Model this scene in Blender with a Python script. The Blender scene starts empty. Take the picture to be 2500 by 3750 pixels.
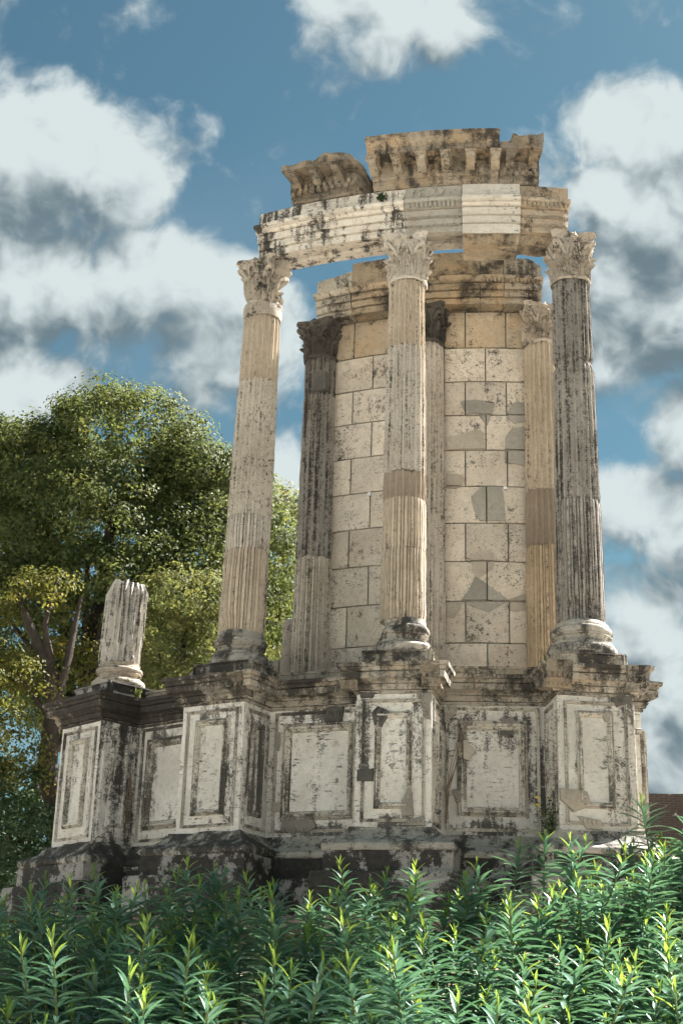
import bpy, math, random
import numpy as np
from mathutils import Vector, Matrix, noise

random.seed(7); rng = np.random.default_rng(7)
scene = bpy.context.scene
COL = scene.collection
rad = math.radians

# ------------------------------------------------------------------ camera
PITCH, ROLL, YAW, DIST = rad(20.633), rad(-1.699), rad(-5.502), 24.165
cam_d = bpy.data.cameras.new('camera'); cam = bpy.data.objects.new('camera', cam_d); COL.objects.link(cam)
cam_d.sensor_fit = 'VERTICAL'; cam_d.sensor_height = 36.0; cam_d.sensor_width = 24.0
cam_d.lens = 5369.7 / 3750 * 36.0
cam_d.clip_start = 0.1; cam_d.clip_end = 3000
fw = Vector((math.sin(YAW) * math.cos(PITCH), math.cos(YAW) * math.cos(PITCH), math.sin(PITCH)))
rt0 = Vector((math.cos(YAW), -math.sin(YAW), 0)); up0 = rt0.cross(fw)
rt = rt0 * math.cos(ROLL) - up0 * math.sin(ROLL); up = rt0 * math.sin(ROLL) + up0 * math.cos(ROLL)
cam.matrix_world = Matrix(((rt.x, up.x, -fw.x, 0), (rt.y, up.y, -fw.y, -DIST), (rt.z, up.z, -fw.z, 1.6), (0, 0, 0, 1)))
scene.camera = cam

# ------------------------------------------------------------------ light
SUN_AZ, SUN_EL = rad(36), rad(48)          # azimuth from +X towards +Y
to_sun = Vector((math.cos(SUN_AZ) * math.cos(SUN_EL), math.sin(SUN_AZ) * math.cos(SUN_EL), math.sin(SUN_EL)))
sun_d = bpy.data.lights.new('sun', 'SUN'); sun = bpy.data.objects.new('sun', sun_d); COL.objects.link(sun)
sun_d.energy = 5.0; sun_d.angle = rad(0.6); sun_d.color = (1.0, 0.96, 0.91)
sun.rotation_euler = to_sun.to_track_quat('Z', 'Y').to_euler(); sun.location = to_sun * 60
SKY_STRENGTH = 0.13
CLOUD_DARK, CLOUD_LIT, SKY_TINT = (.235, .335, .39), (1.02, 1.14, 1.15), (.108, .152, .130)

def nd(nt, typ, **kw):
    n = nt.nodes.new(typ)
    for k, v in kw.items():
        if k == 'ins':
            for a, b in v.items():
                if isinstance(b, bpy.types.NodeSocket): nt.links.new(b, n.inputs[a])
                else: n.inputs[a].default_value = b
        else: setattr(n, k, v)
    return n
def mth(nt, op, a, b=None, c=None, clamp=False):
    n = nt.nodes.new('ShaderNodeMath'); n.operation = op; n.use_clamp = clamp
    for i, v in enumerate((a, b, c)):
        if v is None: continue
        if isinstance(v, bpy.types.NodeSocket): nt.links.new(v, n.inputs[i])
        else: n.inputs[i].default_value = v
    return n.outputs[0]
def vmth(nt, op, a, b=None):
    n = nt.nodes.new('ShaderNodeVectorMath'); n.operation = op
    for i, v in enumerate((a, b)):
        if v is None: continue
        if isinstance(v, bpy.types.NodeSocket): nt.links.new(v, n.inputs[i])
        else: n.inputs[i].default_value = v
    return n.outputs['Value'] if op in ('DOT_PRODUCT', 'LENGTH', 'DISTANCE') else n.outputs[0]
def mrange(nt, v, a, b, c=0.0, d=1.0, smooth=True):
    n = nt.nodes.new('ShaderNodeMapRange')
    n.interpolation_type = 'SMOOTHSTEP' if smooth else 'LINEAR'
    nt.links.new(v, n.inputs[0])
    for i, x in enumerate((a, b, c, d)): n.inputs[1 + i].default_value = x
    return n.outputs[0]
def mixc(nt, f, a, b, blend='MIX'):
    n = nt.nodes.new('ShaderNodeMix'); n.data_type = 'RGBA'; n.blend_type = blend
    for i, v in ((0, f), (6, a), (7, b)):
        if isinstance(v, bpy.types.NodeSocket): nt.links.new(v, n.inputs[i])
        else: n.inputs[i].default_value = v if i == 0 else (tuple(v) + (1,))[:4]
    return n.outputs[2]

world = bpy.data.worlds.new('World'); scene.world = world; world.use_nodes = True
def heap_group():
    """soft max of cumulus heaps: (unit direction, angular radius, weight)"""
    g = bpy.data.node_groups.new('cloud_heaps', 'ShaderNodeTree')
    g.interface.new_socket('Vector', in_out='INPUT', socket_type='NodeSocketVector')
    g.interface.new_socket('Density', in_out='OUTPUT', socket_type='NodeSocketFloat')
    i = g.nodes.new('NodeGroupInput'); o = g.nodes.new('NodeGroupOutput')
    heaps = [((-.050, .770, .636), .042, .8), ((-.085, .764, .640), .030, .7), ((-.015, .775, .632), .036, .8), ((-.068, .762, .644), .040, .8),
             ((-.300, .786, .542), .062, 1.0), ((-.262, .796, .548), .058, 1.0), ((-.236, .806, .543), .050, .95), ((-.225, .815, .535), .036, .85), ((-.315, .800, .515), .05, .9),
             ((-.300, .828, .476), .050, .85), ((-.262, .838, .480), .046, .9), ((-.225, .846, .484), .046, .9), ((-.190, .852, .486), .044, .9), ((-.155, .860, .482), .040, .85), ((-.172, .875, .455), .044, .75), ((-.140, .882, .450), .04, .7), ((-.245, .852, .462), .040, .75),
             ((.092, .815, .570), .036, .85), ((.135, .812, .566), .048, 1.0), ((.160, .82, .55), .06, 1.0), ((.085, .838, .540), .044, .95), ((.125, .845, .520), .062, 1.1), ((.105, .866, .490), .056, 1.0), ((.140, .872, .47), .06, 1.0), ((.095, .885, .455), .036, .75),
             ((.140, .905, .40), .04, .75), ((.105, .930, .352), .042, .85), ((.145, .928, .345), .046, .85), ((.115, .953, .282), .050, .75), ((.14, .965, .235), .06, .8), ((.11, .975, .195), .07, .85), ((.09, .985, .15), .08, .8),
             ((-.310, .860, .405), .048, .95), ((-.28, .868, .41), .034, .8), ((-.127, .920, .372), .034, .8)]
    acc = None
    for c, r, w in heaps:
        L = math.sqrt(sum(x * x for x in c)); c = tuple(x / L for x in c)
        d = vmth(g, 'DISTANCE', i.outputs[0], c)
        k = mth(g, 'MULTIPLY_ADD', d, -w / (r * 1.0), w * 1.12)
        acc = k if acc is None else mth(g, 'SMOOTH_MAX', acc, k, .10)
    g.links.new(acc, o.inputs[0])
    return g
def build_world():
    nt = world.node_tree; nt.nodes.clear()
    out = nt.nodes.new('ShaderNodeOutputWorld')
    sky = nd(nt, 'ShaderNodeTexSky', sky_type='NISHITA', sun_disc=False)
    sky.sun_elevation = SUN_EL
    sky.sun_rotation = math.pi / 2 - SUN_AZ
    sky.altitude = 50; sky.air_density = 1.0; sky.dust_density = 0.8; sky.ozone_density = 1.6
    tc = nt.nodes.new('ShaderNodeTexCoord')
    v = vmth(nt, 'NORMALIZE', tc.outputs['Generated'])
    warp = nd(nt, 'ShaderNodeTexNoise', ins={'Vector': v, 'Scale': 16.0, 'Detail': 2.0, 'Roughness': 0.5})
    off = vmth(nt, 'SCALE', vmth(nt, 'SUBTRACT', warp.outputs['Color'], (0.5, 0.5, 0.5)))
    off.node.inputs['Scale'].default_value = 0.04
    wv = vmth(nt, 'ADD', v, off)
    big = nd(nt, 'ShaderNodeTexNoise', ins={'Vector': vmth(nt, 'MULTIPLY', wv, (1, 1, 1.7)), 'Scale': 3.1, 'Detail': 1.0, 'Roughness': 0.5}).outputs[0]
    inview = mrange(nt, vmth(nt, 'DISTANCE', v, (-.08, .86, .49)), .42, .60, 0.0, 1.0)
    generic = mth(nt, 'MULTIPLY', mrange(nt, big, .40, .62, -.3, 1.1), inview)
    G = heap_group()
    def heap(vec):
        n = nt.nodes.new('ShaderNodeGroup'); n.node_tree = G; nt.links.new(vec, n.inputs[0]); return mth(nt, 'MAXIMUM', n.outputs[0], generic)
    fine = nd(nt, 'ShaderNodeTexNoise', ins={'Vector': wv, 'Scale': 22.0, 'Detail': 6.0, 'Roughness': 0.56}).outputs[0]
    fine2 = nd(nt, 'ShaderNodeTexNoise', ins={'Vector': vmth(nt, 'ADD', wv, (0.006, 0.0, 0.012)), 'Scale': 22.0, 'Detail': 3.0, 'Roughness': 0.6}).outputs[0]
    h1 = heap(wv); h2 = heap(vmth(nt, 'ADD', v, (0.010, 0.0, 0.034)))
    d1 = mth(nt, 'MULTIPLY_ADD', mth(nt, 'SUBTRACT', fine, .5), 1.55, h1)
    alpha = mrange(nt, d1, .0, .5)
    lit = mth(nt, 'MULTIPLY_ADD', mth(nt, 'SUBTRACT', fine, fine2), 1.9, mth(nt, 'MULTIPLY_ADD', mth(nt, 'SUBTRACT', h1, h2), .85, .58))
    lit = mth(nt, 'SUBTRACT', lit, mrange(nt, h2, .4, 1.1, 0, .42))
    lit = mrange(nt, lit, 0.0, 1.0)
    ccol = mixc(nt, lit, CLOUD_DARK, CLOUD_LIT)
    skyc = mixc(nt, 1.0, sky.outputs[0], SKY_TINT, 'MULTIPLY')
    wisp = mth(nt, 'MULTIPLY', mrange(nt, big, .42, .72), .16)
    skyc = mixc(nt, wisp, skyc, (.9, 1.1, 1.15))
    col = mixc(nt, alpha, skyc, ccol)
    bg = nd(nt, 'ShaderNodeBackground', ins={'Color': col, 'Strength': SKY_STRENGTH})
    nt.links.new(bg.outputs[0], out.inputs[0])
    world.cycles.sampling_method = 'MANUAL'; world.cycles.sample_map_resolution = 256
build_world()
vs = scene.view_settings
vs.view_transform = 'Standard'; vs.look = 'None'; vs.exposure = 2.4; vs.gamma = 1.0; vs.use_curve_mapping = False
scene.cycles.max_bounces = 4; scene.cycles.diffuse_bounces = 3; scene.cycles.transparent_max_bounces = 8
scene.cycles.use_denoising = True
scene.cycles.use_adaptive_sampling = True; scene.cycles.adaptive_threshold = 0.04; scene.cycles.use_light_tree = False

# ------------------------------------------------------------------ materials
def base_mat(name):
    m = bpy.data.materials.new(name); m.use_nodes = True
    nt = m.node_tree; nt.nodes.clear()
    out = nt.nodes.new('ShaderNodeOutputMaterial')
    b = nt.nodes.new('ShaderNodeBsdfPrincipled'); nt.links.new(b.outputs[0], out.inputs[0])
    return m, nt, b, out

def stone(name, c1, c2, seed=0, thr=.62, soft=.10, ws=.5, wb=.5, crust=(.019, .017, .0145), crust_max=.95, ochre=0.0, och=(.42, .27, .13),
          pits=.35, pit_scale=(16, 16, 46), bump=.35, lichen=0.0, blobs=(), streak=(5, 5, .5), speck=.25, rough=.88, blob_scale=2.2, grain=1.0):
    m, nt, b, out = base_mat(name)
    geo = nt.nodes.new('ShaderNodeNewGeometry')
    P = vmth(nt, 'ADD', geo.outputs['Position'], (seed * 3.17, seed * 1.73, seed * 2.11))
    def nz(scale, detail=5, rough=.55, vec=None):
        return nd(nt, 'ShaderNodeTexNoise', ins={'Vector': vec if vec is not None else P, 'Scale': scale, 'Detail': float(detail), 'Roughness': rough}).outputs[0]
    n1 = nz(1.6, 3, .6); n2 = nz(15, 4, .7); n3 = nz(60, 2, .6)
    col = mixc(nt, mrange(nt, n1, .35, .65), c1, c2)
    col = mixc(nt, mrange(nt, n2, .3, .75, 0, .45), col, tuple(x * .68 for x in c2))
    if ochre:
        no = nz(2.3, 3, .6, vmth(nt, 'ADD', P, (5.2, 1.1, 8.3)))
        col = mixc(nt, mth(nt, 'MULTIPLY', mrange(nt, no, .5 - .25 * ochre, .78 - .2 * ochre), min(.85, ochre)), col, och)
    oi = nt.nodes.new('ShaderNodeObjectInfo')
    tone = mrange(nt, oi.outputs['Random'], 0, 1, .84, 1.06, smooth=False)
    tv = nd(nt, 'ShaderNodeCombineXYZ', ins={0: tone, 1: tone, 2: tone})
    col = mixc(nt, 1.0, col, tv.outputs[0], 'MULTIPLY')
    # travertine pits: short horizontal holes
    pv = vmth(nt, 'MULTIPLY', P, pit_scale)
    np_ = nz(1.0, 2, .55, pv)
    pz = mrange(nt, np_, .58, .66)
    clus = mrange(nt, nz(2.6, 3, .6, vmth(nt, 'ADD', P, (9.1, 2.2, 4.4))), .44, .64, 0, 1)
    pz = mth(nt, 'MULTIPLY', pz, clus)
    col = mixc(nt, mth(nt, 'MULTIPLY', pz, pits), col, (.05, .042, .035))
    # specks
    sp = mrange(nt, n3, .60, .70)
    col = mixc(nt, mth(nt, 'MULTIPLY', sp, speck), col, (.07, .06, .05))
    # black crust: vertical runs and ragged patches
    sv = vmth(nt, 'MULTIPLY', P, streak)
    st = nz(1.0, 4, .62, sv)
    bl = nz(blob_scale, 4, .68, vmth(nt, 'ADD', P, (3.3, 7.7, 1.9)))
    c = mth(nt, 'ADD', mth(nt, 'MULTIPLY', st, ws), mth(nt, 'MULTIPLY', bl, wb))
    if blobs:
        acc = None
        for (x, y, z, rx, rz, w) in blobs:
            dv = vmth(nt, 'MULTIPLY', vmth(nt, 'SUBTRACT', geo.outputs['Position'], (x, y, z)), (1 / rx, 1 / rx, 1 / rz))
            k = mrange(nt, vmth(nt, 'LENGTH', dv), 1.25, .35, 0, w)
            acc = k if acc is None else mth(nt, 'MAXIMUM', acc, k)
        c = mth(nt, 'ADD', c, acc)
    c = mth(nt, 'ADD', c, mth(nt, 'MULTIPLY', mth(nt, 'SUBTRACT', n2, .5), .42 * grain))
    c = mth(nt, 'ADD', c, mth(nt, 'MULTIPLY', mth(nt, 'SUBTRACT', n3, .5), .22 * grain))
    cr = mrange(nt, c, thr, thr + soft, 0, crust_max)
    col = mixc(nt, cr, col, mixc(nt, mrange(nt, n2, .35, .7), crust, tuple(x * 2.4 for x in crust)))
    if lichen:
        vl = nd(nt, 'ShaderNodeTexVoronoi', ins={'Vector': P, 'Scale': 9.0})
        lm = mth(nt, 'MULTIPLY', mrange(nt, vl.outputs['Distance'], .22, .12), mrange(nt, n1, .5, .62))
        col = mixc(nt, mth(nt, 'MULTIPLY', lm, lichen), col, (.42, .39, .33))
    nt.links.new(col, b.inputs['Base Color'])
    b.inputs['Roughness'].default_value = rough
    b.inputs['Specular IOR Level'].default_value = .25
    h = mth(nt, 'ADD', mth(nt, 'MULTIPLY', n2, .7), mth(nt, 'MULTIPLY', n3, .45))
    h = mth(nt, 'SUBTRACT', h, mth(nt, 'MULTIPLY', pz, 1.4))
    bp = nd(nt, 'ShaderNodeBump', ins={'Strength': bump, 'Distance': .02, 'Height': h})
    nt.links.new(bp.outputs[0], b.inputs['Normal'])
    return m

def tub0(r, th, z):
    t = rad(th); return (r * math.sin(t), -r * math.cos(t), z)
W1, W2 = (.75, .715, .65), (.63, .595, .525)
STAINS = [(*tub0(7.72, -43.0, 5.45), .35, .18, .12), (*tub0(7.1, -33.6, 5.5), .45, .22, .16), (*tub0(7.1, -35.6, 4.9), .2, .7, .14), (*tub0(7.72, -22.2, 4.6), .15, .5, .1), (*tub0(7.5, -20.2, 5.0), .28, .8, .13),
          (*tub0(7.1, -15.3, 5.55), .5, .14, .15), (*tub0(7.1, -18.6, 4.6), .13, .7, .12), (*tub0(7.72, -9.4, 5.1), .17, .55, .14), (*tub0(7.72, -6, 4.12), .5, .13, .13), (*tub0(7.1, 4.2, 5.3), .30, .32, .17), (*tub0(7.1, 5.9, 4.7), .16, .75, .17),
          (*tub0(7.1, -1.8, 5.4), .28, .22, .14), (*tub0(7.1, 2, 4.15), .55, .12, .15), (*tub0(7.1, -15, 4.14), .55, .12, .15), (*tub0(7.72, 12.2, 4.5), .14, .5, .11), (*tub0(7.72, 13.2, 5.45), .14, .25, .13), (*tub0(7.72, -24, 5.5), .45, .12, .10)]
M = {}
M['trav'] = stone('travertine_pale', W1, W2, 1, thr=.545, soft=.15, ws=.62, wb=.38, pits=.9, crust_max=.88, lichen=.1, streak=(8, 8, .7), pit_scale=(9, 9, 42), blobs=STAINS)
M['trav_frame'] = stone('travertine_grimy', (.62, .575, .50), (.50, .455, .38), 40, thr=.465, soft=.17, ws=.6, wb=.4, pits=.6, crust_max=.85, lichen=.1, streak=(8, 8, .6), pit_scale=(9, 9, 42), blobs=STAINS[:8])
M['trav_dark'] = stone('travertine_blackened', W1, W2, 2, thr=.44, soft=.14, ws=.6, wb=.4, pits=.6, lichen=.4, streak=(8, 8, .45))
M['cornice'] = stone('cornice_weathered', (.43, .39, .325), (.33, .295, .24), 3, grain=.6, thr=.43, soft=.16, ws=.45, wb=.55, ochre=.3, lichen=.5, pits=.5, blobs=[(*tub0(7.6, -38, 5.8), 1.1, .5, .16), (*tub0(7.5, -28, 5.9), .9, .4, .13), (*tub0(7.4, -15, 5.85), .7, .3, .06)])
M['plinth'] = stone('plinth_black', (.36, .345, .315), (.29, .27, .245), 4, grain=.4, thr=.44, soft=.05, ws=.2, wb=.8, crust=(.017, .0155, .0135), crust_max=.95, lichen=.6, pits=.3, streak=(4, 4, 1.2), blob_scale=1.5)
M['base'] = stone('base_moulding_stone', (.46, .43, .37), (.37, .34, .285), 5, grain=.6, thr=.46, soft=.14, ws=.4, wb=.6, lichen=.6, blobs=[(*tub0(7.8, -36, 3.9), 1.6, .5, .09), (*tub0(7.6, -24, 3.9), 1.2, .5, .07)], crust=(.021, .019, .0165), pits=.5)
M['ashlar'] = stone('ashlar_travertine', (.66, .59, .49), (.55, .485, .395), 6, thr=.55, soft=.18, ws=.3, wb=.7, pits=.75, pit_scale=(26, 26, 36), ochre=.16, speck=.6, grain=1.25, blob_scale=3.2)
M['ashlar_b'] = stone('ashlar_travertine_grey', (.62, .555, .465), (.52, .46, .38), 7, thr=.525, soft=.18, ws=.3, wb=.7, pits=.85, pit_scale=(24, 24, 34), ochre=.08, speck=.7, grain=1.25, blob_scale=3.4)
M['ashlar_dark'] = stone('ashlar_travertine_black', (.40, .36, .30), (.33, .29, .24), 8, thr=.48, soft=.1, pits=.6)
M['ashlar_top'] = stone('ashlar_travertine_ochre', (.47, .395, .295), (.37, .305, .22), 26, thr=.55, soft=.12, ws=.55, wb=.45, pits=.6, ochre=.35, speck=.4)
M['mortar'] = stone('mortar_grey', (.27, .25, .22), (.22, .205, .18), 9, thr=.75, pits=.2, speck=.1)
M['patch_a'] = stone('patch_grey', (.36, .335, .29), (.30, .28, .24), 10, thr=.70, pits=.15, speck=.15)
M['patch_b'] = stone('patch_brown', (.45, .40, .325), (.38, .335, .27), 11, thr=.70, pits=.2, speck=.2)
M['frag'] = stone('marble_fragment_dark', (.13, .12, .105), (.09, .083, .073), 12, thr=.62, pits=.1, speck=.2, bump=.2)
M['frag_mid'] = stone('marble_fragment_grey', (.32, .29, .25), (.25, .225, .19), 13, thr=.62, pits=.1, speck=.2, bump=.2)
M['shaft_tan'] = stone('shaft_tan', (.53, .445, .34), (.43, .355, .265), 14, thr=.555, soft=.15, ws=.75, wb=.25, pits=.2, speck=.2, bump=.22, streak=(22, 22, .5))
M['shaft_rough'] = stone('shaft_travertine', (.56, .50, .41), (.46, .40, .32), 15, thr=.535, soft=.14, ws=.6, wb=.4, pits=.95, pit_scale=(24, 24, 22), speck=.65, bump=.6, streak=(22, 22, .45))
M['shaft_white'] = stone('shaft_marble_pale', (.58, .52, .44), (.48, .42, .34), 16, thr=.535, soft=.14, ws=.7, wb=.3, pits=.6, speck=.4, streak=(20, 20, .4))
M['shaft_grey'] = stone('shaft_grey', (.36, .33, .29), (.27, .245, .21), 17, thr=.49, soft=.13, ws=.75, wb=.25, pits=.6, speck=.5, streak=(18, 18, .35))
M['shaft_brown'] = stone('shaft_brown', (.36, .295, .225), (.28, .225, .17), 18, thr=.66, pits=.1, speck=.2)
M['shaft_orange'] = stone('shaft_orange', (.50, .39, .265), (.40, .31, .21), 19, thr=.58, ws=.7, wb=.3, pits=.2, streak=(18, 18, .4))
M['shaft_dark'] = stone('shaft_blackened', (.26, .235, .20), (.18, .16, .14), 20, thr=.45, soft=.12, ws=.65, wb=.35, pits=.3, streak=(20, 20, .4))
M['shaft_stump'] = stone('shaft_stump_marble', (.58, .54, .475), (.48, .44, .375), 21, thr=.50, soft=.10, ws=.85, wb=.15, grain=.6, pits=.3, streak=(14, 14, .35))
M['capital'] = stone('capital_marble', (.47, .41, .33), (.37, .315, .245), 22, thr=.50, soft=.16, ws=.4, wb=.6, pits=.3, bump=.5, speck=.3, blob_scale=5)
M['capital_pale'] = stone('capital_marble_pale', (.54, .485, .405), (.44, .385, .31), 22.5, thr=.53, soft=.16, ws=.4, wb=.6, pits=.3, bump=.5, speck=.25, blob_scale=5)
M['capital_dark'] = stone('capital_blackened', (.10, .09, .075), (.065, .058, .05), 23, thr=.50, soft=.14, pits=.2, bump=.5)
M['ent'] = stone('architrave_travertine', (.64, .585, .50), (.54, .485, .40), 24, thr=.50, soft=.13, blobs=[(*tub0(7.45, -20.5, 12.45), .35, .25, .10), (*tub0(7.45, -22.6, 12.2), .3, .5, .09), (*tub0(7.45, -12, 12.5), .5, .14, .07), (*tub0(7.45, -16, 12.1), .5, .2, .05)], ws=.75, wb=.25, pits=.75, ochre=.18, streak=(7, 7, .3), grain=.7)
M['ent_white'] = stone('architrave_pale', (.64, .59, .51), (.56, .51, .43), 25, thr=.62, soft=.14, pits=.75, streak=(5, 5, .3))
M['ent_marble'] = stone('architrave_marble', (.40, .37, .31), (.33, .30, .25), 27, thr=.55, soft=.16, pits=.2, ochre=.15)
M['ent_marble_b'] = stone('architrave_marble_brown', (.42, .35, .265), (.33, .275, .205), 28, thr=.50, soft=.16, pits=.2, ochre=.4)
M['cor_top'] = stone('cornice_top_stone', (.35, .295, .22), (.25, .21, .155), 29, grain=.55, thr=.44, soft=.16, ws=.55, wb=.45, ochre=.45, pits=.4, streak=(6, 6, .8))
M['cor_pale'] = stone('cornice_modillion_stone', (.40, .345, .26), (.31, .26, .195), 36, thr=.50, soft=.14, ochre=.3, pits=.2)
M['cor_marble'] = stone('cornice_marble_dark', (.28, .24, .18), (.20, .17, .13), 30, grain=.6, thr=.45, soft=.2, ochre=.3, pits=.3, blob_scale=5)
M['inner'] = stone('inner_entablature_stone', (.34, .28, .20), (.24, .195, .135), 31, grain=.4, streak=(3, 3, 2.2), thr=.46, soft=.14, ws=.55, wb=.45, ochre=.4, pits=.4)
M['inner_grey'] = stone('inner_entablature_grey', (.41, .37, .30), (.31, .275, .215), 32, grain=.6, thr=.46, soft=.14, ws=.6, wb=.4, ochre=.2, pits=.4)
M['core'] = stone('rubble_core', (.36, .275, .22), (.27, .22, .18), 33, thr=.62, soft=.12, pits=.2, bump=.9, speck=.3)
M['rock'] = stone('broken_rock', (.34, .31, .265), (.22, .20, .17), 34, thr=.52, soft=.12, pits=.3, bump=.8)
M['marker'] = stone('white_marker', (.8, .8, .78), (.75, .75, .73), 35, thr=.95, pits=0, speck=0, bump=.02)

def simple(name, cols, scale, rough=.9, bump=.3, detail=6):
    m, nt, b, out = base_mat(name)
    geo = nt.nodes.new('ShaderNodeNewGeometry')
    n = nd(nt, 'ShaderNodeTexNoise', ins={'Vector': geo.outputs['Position'], 'Scale': scale, 'Detail': float(detail), 'Roughness': .65})
    n2 = nd(nt, 'ShaderNodeTexNoise', ins={'Vector': geo.outputs['Position'], 'Scale': scale * 9, 'Detail': 4.0, 'Roughness': .6})
    c = mixc(nt, mrange(nt, n.outputs[0], .35, .65), cols[0], cols[1])
    c = mixc(nt, mrange(nt, n2.outputs[0], .4, .75, 0, .6), c, cols[2])
    nt.links.new(c, b.inputs['Base Color']); b.inputs['Roughness'].default_value = rough
    b.inputs['Specular IOR Level'].default_value = .2
    bp = nd(nt, 'ShaderNodeBump', ins={'Strength': bump, 'Distance': .03, 'Height': n2.outputs[0]})
    nt.links.new(bp.outputs[0], b.inputs['Normal'])
    return m
M['ground'] = simple('ground_pale_gravel', ((.46, .445, .415), (.41, .395, .365), (.34, .325, .295)), .6)
M['bank'] = simple('bank_earth', ((.075, .055, .04), (.05, .04, .028), (.035, .045, .018)), 1.6, bump=.8)
M['bed'] = simple('bed_earth', ((.27, .22, .165), (.21, .17, .12), (.15, .13, .08)), 1.2, bump=.8)
M['bark'] = simple('bark', ((.07, .056, .044), (.045, .035, .028), (.028, .022, .018)), 5, bump=.9)
M['stem'] = simple('oleander_stem', ((.16, .19, .06), (.12, .15, .05), (.09, .10, .04)), 8, rough=.6)
M['dry'] = simple('dry_twig', ((.22, .16, .10), (.16, .11, .07), (.1, .07, .05)), 8)
M['petal'] = simple('yellow_petal', ((.75, .55, .03), (.7, .48, .02), (.6, .4, .02)), 8, rough=.6)

def brick_mat():
    m, nt, b, out = base_mat('old_brick')
    tc = nt.nodes.new('ShaderNodeTexCoord')
    geo = nt.nodes.new('ShaderNodeNewGeometry')
    sep = nd(nt, 'ShaderNodeSeparateXYZ', ins={0: geo.outputs['Position']})
    cmb = nd(nt, 'ShaderNodeCombineXYZ', ins={0: sep.outputs[0], 1: sep.outputs[2]})
    br = nd(nt, 'ShaderNodeTexBrick', ins={'Vector': cmb.outputs[0], 'Scale': 1.0, 'Color1': (.085, .05, .037, 1), 'Color2': (.055, .036, .028, 1), 'Mortar': (.11, .095, .08, 1),
                                            'Mortar Size': .012, 'Brick Width': .28, 'Row Height': .07})
    n = nd(nt, 'ShaderNodeTexNoise', ins={'Vector': geo.outputs['Position'], 'Scale': 1.5, 'Detail': 7.0})
    n2 = nd(nt, 'ShaderNodeTexNoise', ins={'Vector': geo.outputs['Position'], 'Scale': 7.0, 'Detail': 3.0})
    c = mixc(nt, mrange(nt, n.outputs[0], .4, .7, 0, .7), br.outputs[0], (.07, .05, .04))
    c = mixc(nt, mrange(nt, n2.outputs[0], .64, .70), c, (.38, .34, .30))
    nt.links.new(c, b.inputs['Base Color']); b.inputs['Roughness'].default_value = .95
    bp = nd(nt, 'ShaderNodeBump', ins={'Strength': .6, 'Distance': .02, 'Height': br.outputs[1]}); nt.links.new(bp.outputs[0], b.inputs['Normal'])
    return m
M['brick'] = brick_mat()

def leaf_mat(name, ca, cb, cc, trans=.45, rough=.6, spec=.2, tint=True, tcol=None):
    m, nt, b, out = base_mat(name)
    if tint:
        at = nd(nt, 'ShaderNodeAttribute', attribute_name='tint')
        t = at.outputs['Fac']
    else:
        t = nd(nt, 'ShaderNodeObjectInfo').outputs['Random']
    c = mixc(nt, mrange(nt, t, 0, .6, smooth=False), ca, cb)
    c = mixc(nt, mrange(nt, t, .72, 1, smooth=False), c, cc)
    nt.links.new(c, b.inputs['Base Color'])
    b.inputs['Roughness'].default_value = rough; b.inputs['Specular IOR Level'].default_value = spec
    tr = nd(nt, 'ShaderNodeBsdfTranslucent', ins={'Color': mixc(nt, .5, c, tcol) if tcol else c})
    mx = nd(nt, 'ShaderNodeMixShader', ins={0: trans, 1: b.outputs[0], 2: tr.outputs[0]})
    nt.links.new(mx.outputs[0], out.inputs[0])
    return m
M['leaf_tree'] = leaf_mat('tree_leaf', (.054, .078, .028), (.105, .125, .042), (.25, .21, .055), trans=.44, tcol=(.20, .22, .045))
M['leaf_tree2'] = leaf_mat('tree_leaf_light', (.075, .095, .036), (.13, .14, .052), (.26, .22, .065), trans=.45, tcol=(.22, .23, .05))
M['leaf_yel'] = leaf_mat('tree_leaf_yellowing', (.055, .075, .02), (.115, .12, .03), (.28, .225, .04), trans=.45, tcol=(.22, .21, .035))
M['leaf_dark'] = leaf_mat('shrub_leaf_dark', (.022, .042, .018), (.035, .065, .022), (.06, .085, .02), trans=.25)
M['ole'] = leaf_mat('oleander_leaf', (.085, .185, .135), (.115, .225, .155), (.15, .26, .165), trans=.25, rough=.40, spec=.45, tint=False, tcol=(.12, .26, .05))
M['ole_t'] = leaf_mat('oleander_leaf_mass', (.08, .175, .125), (.115, .225, .155), (.15, .26, .165), trans=.25, rough=.40, spec=.45, tint=True, tcol=(.12, .26, .05))
M['ole_young'] = leaf_mat('oleander_leaf_young', (.14, .25, .06), (.18, .30, .07), (.24, .34, .07), trans=.45, rough=.4, tint=False, tcol=(.35, .40, .03))

# ------------------------------------------------------------------ mesh helpers
class MB:
    def __init__(s): s.v = []; s.f = []; s.m = []
    def add(s, verts, faces, mi=0):
        o = len(s.v); s.v.extend([tuple(v) for v in verts]); s.f.extend([tuple(i + o for i in f) for f in faces]); s.m.extend([mi] * len(faces))
    def rough(s, amp, scale=4.0, seed=0.0, dirn=None, start=0):
        for i in range(start, len(s.v)):
            p = Vector(s.v[i]); q = p * scale + Vector((seed, seed * 1.7, seed * .3))
            n = noise.noise_vector(q) + noise.noise_vector(q * 2.7) * .45
            s.v[i] = tuple(p + n * amp)
    def build(s, name, mats, parent=None, smooth=None, **props):
        me = bpy.data.meshes.new(name); me.from_pydata(s.v, [], s.f)
        if not isinstance(mats, (list, tuple)): mats = [mats]
        for m in mats: me.materials.append(m)
        if len(mats) > 1: me.polygons.foreach_set('material_index', s.m)
        me.validate(); me.update()
        if smooth is not None:
            me.shade_smooth(); me.set_sharp_from_angle(angle=rad(smooth))
        return link(name, me, parent, **props)
def link(name, me, parent=None, **props):
    o = bpy.data.objects.new(name, me); COL.objects.link(o)
    if parent is not None: o.parent = parent
    for k, v in props.items(): o[k] = v
    return o
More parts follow.
